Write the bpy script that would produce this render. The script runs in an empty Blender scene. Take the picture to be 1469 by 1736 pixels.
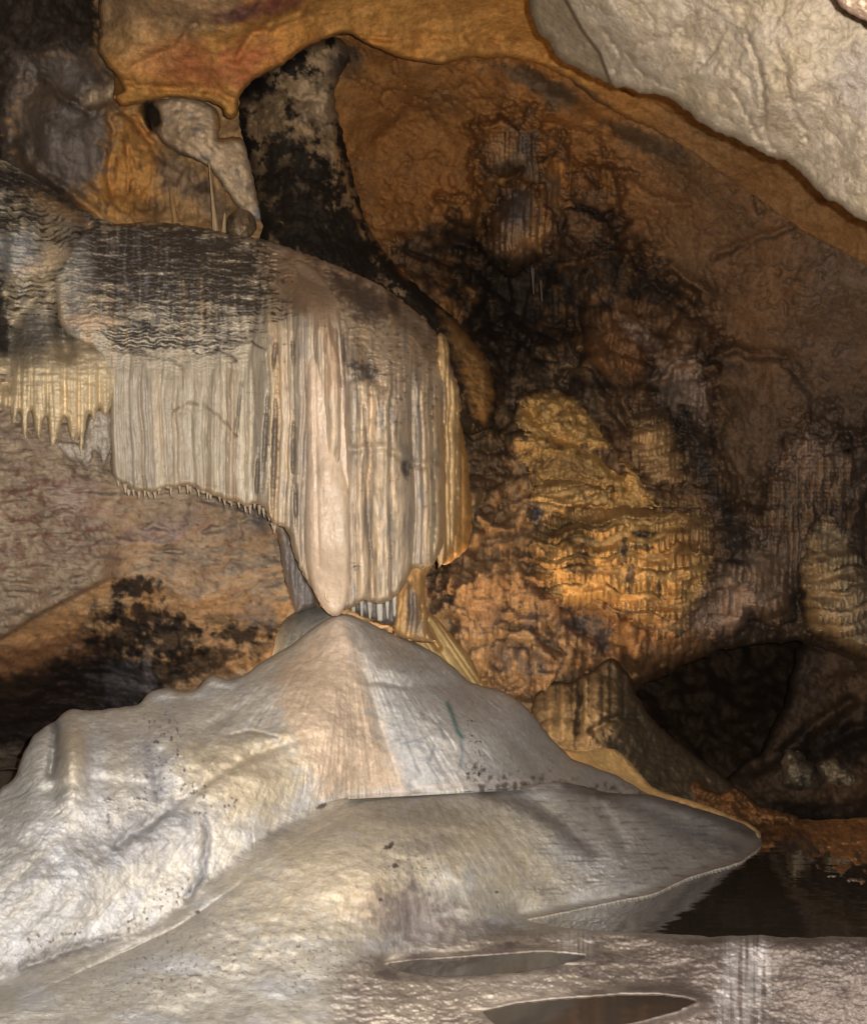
import bpy, math, random
import numpy as np

# ------------------------------------------------------------------ camera, world, lights
S = bpy.context.scene
COL = S.collection
F = 2095.0                       # focal length in pixels of the 1469 x 1736 frame
PITCH = math.radians(9.0)
CAM_Z = 1.0
CAM_SIN, CAM_COS = math.sin(PITCH), math.cos(PITCH)

cam_d = bpy.data.cameras.new('camera')
cam = bpy.data.objects.new('camera', cam_d); COL.objects.link(cam)
cam.location = (0, 0, CAM_Z)
cam.rotation_euler = (math.radians(90) + PITCH, 0, 0)
cam_d.sensor_fit = 'VERTICAL'; cam_d.sensor_height = 24.0
cam_d.lens = 24.0 * F / 1736.0
cam_d.clip_start = 0.05; cam_d.clip_end = 200
S.camera = cam

w = bpy.data.worlds.new('World'); S.world = w; w.use_nodes = True
w.node_tree.nodes['Background'].inputs[0].default_value = (0.9, 0.72, 0.55, 1)
w.node_tree.nodes['Background'].inputs[1].default_value = 0.0035
S.view_settings.view_transform = 'Standard'; S.view_settings.look = 'None'
S.view_settings.exposure = 0.0; S.view_settings.gamma = 1.0

OFFS = 0.0
def P(px, py, d):
    """pixel of the photograph at view depth d -> world point (arrays welcome)"""
    xc = (px - 734.5) / F * d; zc = -(py - 868.0) / F * d
    return xc, d * CAM_COS - zc * CAM_SIN, d * CAM_SIN + zc * CAM_COS + CAM_Z

def plane_depth(py, z=0.0):
    return (CAM_Z - z) / np.maximum((py - 868.0) / F * CAM_COS - CAM_SIN, 1e-3)

def lamp(name, loc, power, color, radius=0.03, spot=None, target=None):
    l = bpy.data.lights.new(name, 'SPOT' if spot else 'POINT')
    l.energy = power; l.color = color; l.shadow_soft_size = radius
    o = bpy.data.objects.new(name, l); COL.objects.link(o); o.location = loc
    if spot:
        l.spot_size = math.radians(spot); l.spot_blend = 0.8
        from mathutils import Vector
        o.rotation_euler = (Vector(target) - Vector(loc)).to_track_quat('-Z', 'Y').to_euler()
    return o

WARM = (1.0, 0.68, 0.37)
lamp('camera_flash', (0.07, 0.02, CAM_Z + 0.05), 2100, (1.0, 0.965, 0.93), 0.012)
lamp('cave_lamp_pool', P(880, 1258, 9.3), 48, WARM, 0.05)
lamp('cave_lamp_shore', P(1010, 1345, 8.9), 4, WARM, 0.05)
lamp('cave_lamp_mound', P(800, 1205, 8.75), 68, WARM, 0.06)
lamp('cave_lamp_alcove', P(395, 1165, 7.85), 9, (1.0, 0.66, 0.38), 0.04)

# ------------------------------------------------------------------ numpy noise
_rs = np.random.RandomState(7)
PERM = np.concatenate([_rs.permutation(512)] * 3).astype(np.int64)
_ang = _rs.rand(512) * 2 * np.pi
GX, GY = np.cos(_ang).astype(np.float32), np.sin(_ang).astype(np.float32)
RA, RB = _rs.rand(512).astype(np.float32), _rs.rand(512).astype(np.float32)

def noise(x, y, seed=0):
    x = np.asarray(x, np.float32) + seed * 37.31; y = np.asarray(y, np.float32) - seed * 17.77
    xi = np.floor(x).astype(np.int64); yi = np.floor(y).astype(np.int64)
    xf = x - xi; yf = y - yi
    u = xf * xf * xf * (xf * (xf * 6 - 15) + 10); v = yf * yf * yf * (yf * (yf * 6 - 15) + 10)
    def g(ix, iy, dx, dy):
        h = PERM[PERM[ix & 511] + (iy & 511)]
        return GX[h] * dx + GY[h] * dy
    a = g(xi, yi, xf, yf); b = g(xi + 1, yi, xf - 1, yf)
    c = g(xi, yi + 1, xf, yf - 1); d = g(xi + 1, yi + 1, xf - 1, yf - 1)
    return ((a + (b - a) * u) * (1 - v) + (c + (d - c) * u) * v) * 1.5

def fbm(x, y, seed=0, octs=4, gain=0.5):
    s = 0; a = 1; n = 0
    for i in range(octs):
        s = s + a * noise(x * 2 ** i, y * 2 ** i, seed + i * 3); n += a; a *= gain
    return s / n * 1.6

def ridged(x, y, seed=0, octs=4, gain=0.55):
    s = 0; a = 1; n = 0
    for i in range(octs):
        s = s + a * (1 - np.abs(noise(x * 2 ** i, y * 2 ** i, seed + i * 5)) * 2); n += a; a *= gain
    return s / n

def worley(x, y, seed=0):
    x = np.asarray(x, np.float32) + seed * 11.3; y = np.asarray(y, np.float32) + seed * 5.9
    xi = np.floor(x).astype(np.int64); yi = np.floor(y).astype(np.int64)
    f1 = np.full(x.shape, 9., np.float32); f2 = f1.copy()
    for i in (-1, 0, 1):
        for j in (-1, 0, 1):
            h = PERM[PERM[(xi + i) & 511] + ((yi + j) & 511)]
            d = np.hypot(xi + i + RA[h] - x, yi + j + RB[h] - y)
            f2 = np.minimum(f2, np.maximum(f1, d)); f1 = np.minimum(f1, d)
    return f1, f2

def ss(a, b, x):
    t = np.clip((x - a) / (b - a), 0, 1); return t * t * (3 - 2 * t)

def c(r, g, b):
    v = np.array([r, g, b], float) / 255
    return np.where(v <= 0.04045, v / 12.92, ((v + 0.055) / 1.055) ** 2.4).astype(np.float32)

# ------------------------------------------------------------------ outline tools
def rough(pts, amp=2.0, scale=18.0, seg=5.0, seed=0, closed=True):
    """subdivide an outline and give it an irregular natural edge"""
    pts = np.array(pts, float); out = []
    n = len(pts)
    for i in range(n if closed else n - 1):
        a, b = pts[i], pts[(i + 1) % n]
        k = max(1, int(np.hypot(*(b - a)) / seg))
        for j in range(k): out.append(a + (b - a) * j / k)
    if not closed: out.append(pts[-1])
    o = np.array(out)
    # soften corners
    for _ in range(2):
        if closed: o = (np.roll(o, 1, 0) + 2 * o + np.roll(o, -1, 0)) / 4
        else: o[1:-1] = (o[:-2] + 2 * o[1:-1] + o[2:]) / 4
    o = o + amp * np.stack([fbm(o[:, 0] / scale, o[:, 1] / scale, seed + 1, 3),
                            fbm(o[:, 0] / scale, o[:, 1] / scale, seed + 9, 3)], 1)
    return o

def seg_dist(x, y, pts, closed=True, nearest=False):
    pts = np.array(pts, np.float32)
    best = np.full(x.shape, 1e18, np.float32)
    if nearest: nx = np.zeros(x.shape, np.float32); ny = nx.copy()
    n = len(pts)
    for i in range(n if closed else n - 1):
        ax, ay = pts[i]; bx, by = pts[(i + 1) % n]
        dx, dy = bx - ax, by - ay; L = dx * dx + dy * dy + 1e-9
        t = np.clip(((x - ax) * dx + (y - ay) * dy) / L, 0, 1)
        qx = ax + t * dx; qy = ay + t * dy
        d = (x - qx) ** 2 + (y - qy) ** 2
        m = d < best
        best = np.where(m, d, best)
        if nearest: nx = np.where(m, qx, nx); ny = np.where(m, qy, ny)
    best = np.sqrt(best)
    return (best, nx, ny) if nearest else best

def inside(x, y, pts):
    r = np.zeros(x.shape, bool); pts = np.array(pts, np.float32); n = len(pts)
    for i in range(n):
        ax, ay = pts[i]; bx, by = pts[(i + 1) % n]
        if ay == by: continue
        cnd = ((ay > y) != (by > y)) & (x < (bx - ax) * (y - ay) / (by - ay) + ax)
        r ^= cnd
    return r

class Sheet:
    """a grid of sight lines over a rock body: depth field, colour field, outline"""
    def __init__(s, outline, step=2.5, amp=2.0, scale=18.0, seed=0):
        s.out = rough(outline, amp, scale, seed=seed)
        x0, y0 = s.out.min(0) - step; x1, y1 = s.out.max(0) + step
        s.step = step; s.seed = seed
        s.xs = np.arange(x0, x1 + step, step, dtype=np.float32); s.ys = np.arange(y0, y1 + step, step, dtype=np.float32)
        s.X, s.Y = np.meshgrid(s.xs, s.ys)
        s.sd = s._coarse(lambda x, y: seg_dist(x, y, s.out[::2]) * np.where(inside(x, y, s.out), 1, -1), 4)
        s.D = np.zeros_like(s.X); s.C = np.zeros(s.X.shape + (3,), np.float32) + 0.5
        s.R = np.zeros_like(s.X)
    def _coarse(s, f, k):
        xs = np.arange(s.xs[0], s.xs[-1] + k * s.step, k, dtype=np.float32); ys = np.arange(s.ys[0], s.ys[-1] + k * s.step, k, dtype=np.float32)
        gx, gy = np.meshgrid(xs, ys); g = f(gx, gy).astype(np.float32)
        u = np.clip((s.xs - xs[0]) / k, 0, len(xs) - 1.001); v = np.clip((s.ys - ys[0]) / k, 0, len(ys) - 1.001)
        iu = u.astype(int); iv = v.astype(int); fu = (u - iu)[None, :]; fv = (v - iv)[:, None]
        iu = iu[None, :]; iv = iv[:, None]
        return (g[iv, iu] * (1 - fu) + g[iv, iu + 1] * fu) * (1 - fv) + (g[iv + 1, iu] * (1 - fu) + g[iv + 1, iu + 1] * fu) * fv
    def tps(s, pts, reg=0.0):
        p = np.array(pts, float); xy = p[:, :2] / 300.0; n = len(p)
        def U(r2): return 0.5 * r2 * np.log(r2 + 1e-9)
        r2 = ((xy[:, None] - xy[None]) ** 2).sum(-1)
        A = np.zeros((n + 3, n + 3)); A[:n, :n] = U(r2) + reg * np.eye(n)
        A[:n, n] = 1; A[:n, n + 1:] = xy; A[n, :n] = 1; A[n + 1:, :n] = xy.T
        wv = np.linalg.solve(A, np.concatenate([p[:, 2], np.zeros(3)]))
        def f(x, y):
            o = wv[n] + wv[n + 1] * x / 300 + wv[n + 2] * y / 300
            for i in range(n): o = o + wv[i] * U((x / 300 - xy[i, 0]) ** 2 + (y / 300 - xy[i, 1]) ** 2)
            return o
        s.D = s._coarse(f, 6).astype(np.float32); return s
    def edge(s, px, depth, mask=1.0):
        t = np.clip(s.sd / px, 0, 1)
        s.D = s.D + depth * (1 - np.sqrt(np.clip(1 - (1 - t) ** 2, 0, 1))) * mask; return s
    def n(s, sx, sy=None, seed=0, octs=4, gain=0.5, warp=0):
        sy = sy or sx; x, y = s.X, s.Y
        if warp:
            x = x + warp * noise(s.X / (sx * 2.5), s.Y / (sy * 2.5), seed + 50); y = y + warp * noise(s.X / (sx * 2.5), s.Y / (sy * 2.5), seed + 60)
        return fbm(x / sx, y / sy, seed + s.seed, octs, gain)
    def rid(s, sx, sy=None, seed=0, octs=4, warp=0):
        sy = sy or sx; x, y = s.X, s.Y
        if warp:
            x = x + warp * noise(s.X / (sx * 2), s.Y / (sy * 2), seed + 50); y = y + warp * noise(s.X / (sx * 2), s.Y / (sy * 2), seed + 60)
        return ridged(x / sx, y / sy, seed + s.seed, octs)
    def cells(s, sx, sy=None, seed=0, warp=0.0, rot=0.0):
        sy = sy or sx; x, y = s.X, s.Y
        if rot: x, y = x * math.cos(rot) - y * math.sin(rot), x * math.sin(rot) + y * math.cos(rot)
        if warp: x = x + warp * noise(s.X / 25, s.Y / 25, seed + 70); y = y + warp * noise(s.X / 25, s.Y / 25, seed + 80)
        return worley(x / sx, y / sy, seed + s.seed)
    def blob(s, cx, cy, rx, ry, rot=0, feather=0.5, brk=0.35, nsc=22, seed=0):
        a = math.radians(rot); dx = s.X - cx; dy = s.Y - cy
        u = (dx * math.cos(a) + dy * math.sin(a)) / rx; v = (-dx * math.sin(a) + dy * math.cos(a)) / ry
        r = np.sqrt(u * u + v * v)
        if brk: r = r + brk * s.n(nsc, seed=seed + 5, octs=4, gain=0.6)
        return ss(1 + feather, 1 - feather, r)
    def poly(s, pts, feather=8, brk=6, nsc=20, seed=0):
        pp = rough(pts, 0, 10, 12)
        d = s._coarse(lambda x, y: seg_dist(x, y, pp) * np.where(inside(x, y, pp), 1, -1), 5)
        if brk: d = d + brk * s.n(nsc, seed=seed + 8, octs=4, gain=0.6)
        return ss(-feather, feather, d)
    def line(s, pts, width=4, brk=2.0, nsc=16, seed=0, taper=True):
        pp = rough(pts, brk, nsc, 8, seed + 3, closed=False)
        x0, y0 = pp.min(0) - width * 4 - 8; x1, y1 = pp.max(0) + width * 4 + 8
        m = np.zeros_like(s.X)
        ix = np.where((s.xs > x0) & (s.xs < x1))[0]; iy = np.where((s.ys > y0) & (s.ys < y1))[0]
        if len(ix) == 0 or len(iy) == 0: return m
        sl = (slice(iy[0], iy[-1] + 1), slice(ix[0], ix[-1] + 1))
        d = seg_dist(s.X[sl], s.Y[sl], pp, closed=False)
        m[sl] = np.exp(-(d / width) ** 2)
        return m
    def paint(s, m, col, k=1.0):
        m = np.clip(m * k, 0, 1)[..., None]; s.C = s.C * (1 - m) + np.asarray(col, np.float32) * m; return s
    def base(s, col): s.C[:] = col; return s
    def mottle(s, amt=0.25, sc=40, seed=0, octs=5):
        s.C *= np.clip(1 + amt * s.n(sc, seed=seed + 30, octs=octs, gain=0.65), 0.05, 2)[..., None]; return s
    def build(s, name, mat, parent=None, thick=0.5, down=0.0, up=0.0, origin=(0, 0, 0)):
        ins = inside(s.X, s.Y, s.out)
        fi = ins[:-1, :-1] | ins[1:, :-1] | ins[:-1, 1:] | ins[1:, 1:]
        H, W = s.X.shape
        idx = np.arange(H * W).reshape(H, W)
        q = np.stack([idx[:-1, :-1], idx[1:, :-1], idx[1:, 1:], idx[:-1, 1:]], -1)[fi]
        used = np.zeros(H * W, bool); used[q.ravel()] = True
        X = s.X.copy().ravel(); Y = s.Y.copy().ravel()
        snap = used & ~ins.ravel()
        sx, sy = X[snap], Y[snap]
        _, nx, ny = seg_dist(sx, sy, s.out, nearest=True)
        X[snap] = nx; Y[snap] = ny
        remap = np.full(H * W, -1); remap[used] = np.arange(used.sum())
        q = remap[q]
        X = X[used]; Y = Y[used]; D = s.D.ravel()[used] + OFFS; C = s.C.reshape(-1, 3)[used]
        px, py, pz = P(X, Y, D)
        V = np.stack([px, py, pz], 1)
        # boundary edges
        e = np.concatenate([q[:, [0, 1]], q[:, [1, 2]], q[:, [2, 3]], q[:, [3, 0]]])
        key = np.sort(e, 1); k = key[:, 0].astype(np.int64) * (len(V) + 1) + key[:, 1]
        _, inv, cnt = np.unique(k, return_inverse=True, return_counts=True)
        be = e[cnt[inv] == 1]
        bv = np.unique(be); bm = np.full(len(V), -1); bm[bv] = np.arange(len(bv))
        n0 = len(V); nb = len(bv)
        bp = V[bv]; ray = bp - np.array([0, 0, CAM_Z]); ray /= np.linalg.norm(ray, axis=1)[:, None]
        rings = [bp]
        for i, t in enumerate((0.25, 0.6, 1.0)):
            rings.append(bp + ray * thick * t + np.array([0, 0, up - down]) * t ** 1.5)
        Vs = [V] + rings; Q = [q]
        a = bm[be[:, 0]]; b = bm[be[:, 1]]
        for r in range(3):
            o0 = n0 + r * nb; o1 = n0 + (r + 1) * nb
            Q.append(np.stack([b + o0, a + o0, a + o1, b + o1], 1))
        V = np.concatenate(Vs) - np.array(origin); Q = np.concatenate(Q)
        C = np.concatenate([C] + [C[bv]] * 4)
        me = bpy.data.meshes.new(name)
        me.vertices.add(len(V)); me.vertices.foreach_set('co', V.astype(np.float32).ravel())
        me.loops.add(Q.size); me.loops.foreach_set('vertex_index', Q.astype(np.int32).ravel())
        me.polygons.add(len(Q)); me.polygons.foreach_set('loop_start', np.arange(0, Q.size, 4, dtype=np.int32))
        me.polygons.foreach_set('use_smooth', np.ones(len(Q), bool))
        me.update(calc_edges=True)
        at = me.color_attributes.new('col', 'FLOAT_COLOR', 'POINT')
        at.data.foreach_set('color', np.concatenate([np.clip(C, 0.002, 0.95), np.ones((len(C), 1))], 1).astype(np.float32).ravel())
        me.materials.append(mat)
        o = bpy.data.objects.new(name, me); COL.objects.link(o)
        if parent is not None: o.parent = parent
        else: o.location = origin
        return o

def resample(src, A, dst):
    u = np.clip((dst.X - src.xs[0]) / src.step, 0, len(src.xs) - 2.001); v = np.clip((dst.Y - src.ys[0]) / src.step, 0, len(src.ys) - 2.001)
    return A[v.astype(int), u.astype(int)]

def columns(x, widths, seed, x0=-200, x1=1700):
    """irregular row of rounded columns: returns 0 in the grooves .. 1 on the crests, and an id"""
    rs = np.random.RandomState(seed); e = [x0]
    while e[-1] < x1: e.append(e[-1] + rs.uniform(*widths))
    e = np.array(e); i = np.clip(np.searchsorted(e, x) - 1, 0, len(e) - 2)
    t = (x - e[i]) / (e[i + 1] - e[i]); wd = e[i + 1] - e[i]
    return np.sqrt(np.clip(1 - (2 * t - 1) ** 2, 0, 1)), i, wd

def hashid(i, seed=0): return RA[PERM[(i * 7 + seed * 13) & 511]]

# ------------------------------------------------------------------ materials
def rock_mat(name, rough_=0.55, fine=60, fine_d=0.004, mid=14, mid_d=0.012, stretch=(1, 1, 1), mott=0.25, spec=0.4, glint=0.0, sat=1.0):
    m = bpy.data.materials.new(name); m.use_nodes = True
    nt = m.node_tree; N = nt.nodes; L = nt.links
    b = N['Principled BSDF']
    tc = N.new('ShaderNodeTexCoord'); mp = N.new('ShaderNodeMapping'); mp.inputs['Scale'].default_value = stretch
    L.new(tc.outputs['Object'], mp.inputs['Vector'])
    at = N.new('ShaderNodeAttribute'); at.attribute_name = 'col'
    n1 = N.new('ShaderNodeTexNoise'); n1.inputs['Scale'].default_value = mid; n1.inputs['Detail'].default_value = 9; n1.inputs['Roughness'].default_value = 0.65
    n2 = N.new('ShaderNodeTexNoise'); n2.inputs['Scale'].default_value = fine; n2.inputs['Detail'].default_value = 6; n2.inputs['Roughness'].default_value = 0.7
    L.new(mp.outputs[0], n1.inputs['Vector']); L.new(mp.outputs[0], n2.inputs['Vector'])
    r = N.new('ShaderNodeMapRange'); r.inputs['From Min'].default_value = 0.3; r.inputs['From Max'].default_value = 0.7
    r.inputs['To Min'].default_value = 1 - mott; r.inputs['To Max'].default_value = 1 + mott
    L.new(n1.outputs['Fac'], r.inputs['Value'])
    r2 = N.new('ShaderNodeMapRange'); r2.inputs['From Min'].default_value = 0.3; r2.inputs['From Max'].default_value = 0.7
    r2.inputs['To Min'].default_value = 1 - mott * 0.8; r2.inputs['To Max'].default_value = 1 + mott * 0.6
    L.new(n2.outputs['Fac'], r2.inputs['Value'])
    mu = N.new('ShaderNodeMath'); mu.operation = 'MULTIPLY'; L.new(r.outputs[0], mu.inputs[0]); L.new(r2.outputs[0], mu.inputs[1])
    vm = N.new('ShaderNodeVectorMath'); vm.operation = 'SCALE'
    L.new(at.outputs['Color'], vm.inputs[0]); L.new(mu.outputs[0], vm.inputs['Scale'])
    L.new(vm.outputs[0], b.inputs['Base Color'])
    b1 = N.new('ShaderNodeBump'); b1.inputs['Strength'].default_value = 1; b1.inputs['Distance'].default_value = mid_d
    b2 = N.new('ShaderNodeBump'); b2.inputs['Strength'].default_value = 1; b2.inputs['Distance'].default_value = fine_d
    L.new(n1.outputs['Fac'], b1.inputs['Height']); L.new(n2.outputs['Fac'], b2.inputs['Height']); L.new(b1.outputs[0], b2.inputs['Normal'])
    L.new(b2.outputs[0], b.inputs['Normal'])
    rr = N.new('ShaderNodeMapRange'); rr.inputs['To Min'].default_value = rough_ - 0.13; rr.inputs['To Max'].default_value = rough_ + 0.13
    L.new(n1.outputs['Fac'], rr.inputs['Value']); L.new(rr.outputs[0], b.inputs['Roughness'])
    b.inputs['Specular IOR Level'].default_value = spec
    if glint:
        b.inputs['Coat Weight'].default_value = glint; b.inputs['Coat Roughness'].default_value = 0.12
        b3 = N.new('ShaderNodeBump'); b3.inputs['Distance'].default_value = 0.004; b3.inputs['Strength'].default_value = 1
        n3 = N.new('ShaderNodeTexNoise'); n3.inputs['Scale'].default_value = 75; n3.inputs['Detail'].default_value = 3
        L.new(tc.outputs['Object'], n3.inputs['Vector']); L.new(n3.outputs['Fac'], b3.inputs['Height']); L.new(b1.outputs[0], b3.inputs['Normal'])
        L.new(b3.outputs[0], b.inputs['Coat Normal'])
    return m

M_dry = rock_mat('dry_limestone', 0.8, 80, 0.006, 22, 0.008, mott=0.22, spec=0.2)
M_ceil = rock_mat('pale_ceiling_limestone', 0.78, 80, 0.004, 34, 0.004, mott=0.24, spec=0.3)
M_far = rock_mat('far_wall_limestone', 0.78, 60, 0.006, 24, 0.006, mott=0.34, spec=0.25)
M_farflow = rock_mat('far_flowstone', 0.64, 50, 0.006, 20, 0.006, stretch=(1.6, 1.6, 0.3), mott=0.25, spec=0.35)
M_drape = rock_mat('wet_drapery_calcite', 0.42, 70, 0.004, 16, 0.008, stretch=(1.5, 1.5, 0.22), mott=0.2, spec=0.45, glint=0.25)
M_crown = rock_mat('rippled_crust', 0.45, 40, 0.006, 15, 0.016, stretch=(0.5, 0.5, 2.0), mott=0.3, spec=0.45, glint=0.2)
M_tongue = rock_mat('wet_pink_calcite', 0.45, 70, 0.005, 20, 0.007, stretch=(1.2, 1.2, 0.8), mott=0.09, spec=0.4, glint=0.55)
M_mound = rock_mat('smooth_flowstone', 0.62, 90, 0.0035, 26, 0.006, mott=0.2, spec=0.35, glint=0.05)
M_terr = rock_mat('wet_terrace_flowstone', 0.58, 80, 0.004, 26, 0.006, mott=0.2, spec=0.4, glint=0.08)
M_apron = rock_mat('wet_rippled_flowstone', 0.4, 38, 0.010, 14, 0.02, stretch=(0.6, 1.0, 1.4), mott=0.28, spec=0.5, glint=0.3)

def water_mat():
    m = bpy.data.materials.new('dark_still_water'); m.use_nodes = True
    nt = m.node_tree; N = nt.nodes; L = nt.links; b = N['Principled BSDF']
    b.inputs['Base Color'].default_value = (0.085, 0.068, 0.050, 1); b.inputs['Roughness'].default_value = 0.03
    b.inputs['IOR'].default_value = 1.33; b.inputs['Specular IOR Level'].default_value = 0.9
    b.inputs['Coat Weight'].default_value = 0.6; b.inputs['Coat Roughness'].default_value = 0.03; b.inputs['Coat IOR'].default_value = 1.4
    n = N.new('ShaderNodeTexNoise'); n.inputs['Scale'].default_value = 3; tc = N.new('ShaderNodeTexCoord'); L.new(tc.outputs['Object'], n.inputs['Vector'])
    bp = N.new('ShaderNodeBump'); bp.inputs['Distance'].default_value = 0.003; L.new(n.outputs['Fac'], bp.inputs['Height'])
    L.new(bp.outputs[0], b.inputs['Normal']); L.new(bp.outputs[0], b.inputs['Coat Normal'])
    return m
M_water = water_mat()
M_refl = water_mat(); M_refl.name = 'reflection_tinted_water'; _b = M_refl.node_tree.nodes['Principled BSDF']
_b.inputs['Base Color'].default_value = (.085, .065, .052, 1); _b.inputs['Coat Weight'].default_value = 0; _b.inputs['Specular IOR Level'].default_value = .35; _b.inputs['Roughness'].default_value = .08  # grey-brown base stands in for the mound's dim reflection

# ------------------------------------------------------------------ object helpers
def thing(name, label, cat, loc=(0, 0, 0), group=None):
    o = bpy.data.objects.new(name, None); COL.objects.link(o); o.location = loc; o.empty_display_size = 0.1
    o['label'] = label; o['category'] = cat
    if group: o['group'] = group
    return o
def tag(o, label=None, cat=None, group=None, kind=None):
    if label: o['label'] = label
    if cat: o['category'] = cat
    if group: o['group'] = group
    if kind: o['kind'] = kind
    return o

def mesh_obj(name, V, Q, mat, col=None, parent=None, origin=(0, 0, 0)):
    me = bpy.data.meshes.new(name); V = np.asarray(V, float) - np.array(origin)
    me.from_pydata(V.tolist(), [], [list(map(int, f)) for f in Q]); me.update()
    me.polygons.foreach_set('use_smooth', np.ones(len(me.polygons), bool))
    if col is not None:
        at = me.color_attributes.new('col', 'FLOAT_COLOR', 'POINT')
        cc = np.ones((len(V), 4), np.float32); cc[:, :3] = col; at.data.foreach_set('color', cc.ravel())
    me.materials.append(mat)
    o = bpy.data.objects.new(name, me); COL.objects.link(o)
    if parent is not None: o.parent = parent
    else: o.location = origin
    return o

def spike(px0, py0, px1, py1, w0, w1, d, mat, col, name='stalactite', parent=None, origin=(0, 0, 0), seed=0, curve=0.0, ribs=0, dd=0.0, power=0.8):
    """a round tapering dripstone from (px0,py0) to its tip (px1,py1); widths in px at depth d"""
    rs = np.random.RandomState(seed); n = 18; m = 16; V = []
    d = d + OFFS; k = d / F
    for i in range(n + 1):
        t = i / n; x = px0 + (px1 - px0) * t + curve * math.sin(t * 3.14) ; y = py0 + (py1 - py0) * t
        r = (w0 + (w1 - w0) * t ** power) * 0.5 * k * (1 + 0.10 * math.sin(t * 9 + seed) * (1 - t) + 0.06 * rs.randn() * (1 - t))
        if i == n: r *= 0.25
        c0 = np.array(P(x, y, d + dd * t))
        for j in range(m):
            a = 2 * math.pi * j / m; rr = r * (1 + (0.12 * math.cos(a * ribs + seed) if ribs else 0.05 * math.cos(3 * a + seed)))
            V.append(c0 + np.array([math.cos(a) * rr, math.sin(a) * rr, 0]))
    Q = []
    for i in range(n):
        for j in range(m):
            a = i * m + j; b = i * m + (j + 1) % m
            Q.append((a, b, b + m, a + m))
    Q.append(tuple(range(m))[::-1]); Q.append(tuple(range(n * m, n * m + m)))
    return mesh_obj(name, V, Q, mat, col, parent, origin)

# ================================================================== THE SETTING
BLK = c(26, 22, 20); GRY = c(112, 105, 98)
# dark shell of the hall, all round
def shell():
    n, m = 48, 96; V = []; Q = []
    for i in range(n + 1):
        th = math.pi * i / n
        for j in range(m):
            ph = 2 * math.pi * j / m
            r = 19 + 2.0 * float(fbm(np.float32(j / 9 if j < 48 else (96 - j) / 9), np.float32(i / 6), 3))
            V.append((r * math.sin(th) * math.cos(ph), 4 + r * math.sin(th) * math.sin(ph), max(-1.2, 0.7 * r * math.cos(th))))
    for i in range(n):
        for j in range(m):
            a = i * m + j; b = i * m + (j + 1) % m; Q.append((a, a + m, b + m, b))
    o = mesh_obj('cave_shell', V, Q, M_far, c(92, 76, 60)); tag(o, kind='structure')
shell()

def water():
    edge = [(868, 1560), (882, 1564), (935, 1574), (1000, 1581), (1080, 1586), (1200, 1589), (1469, 1594), (2050, 1598), (2050, 1392), (1469, 1392), (1230, 1392), (1225, 1420), (1240, 1440), (1230, 1455), (1200, 1466), (1160, 1479), (1130, 1493), (1100, 1505), (1030, 1519), (960, 1535), (905, 1548)]
    V = [P(x, y, float(plane_depth(np.array(float(y))))) for x, y in edge]; V = [(v[0], v[1], 0.0) for v in V]
    Q = [tuple(range(len(V)))]
    tag(mesh_obj('pool_water', V, Q, M_water), kind='structure')
water()

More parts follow.
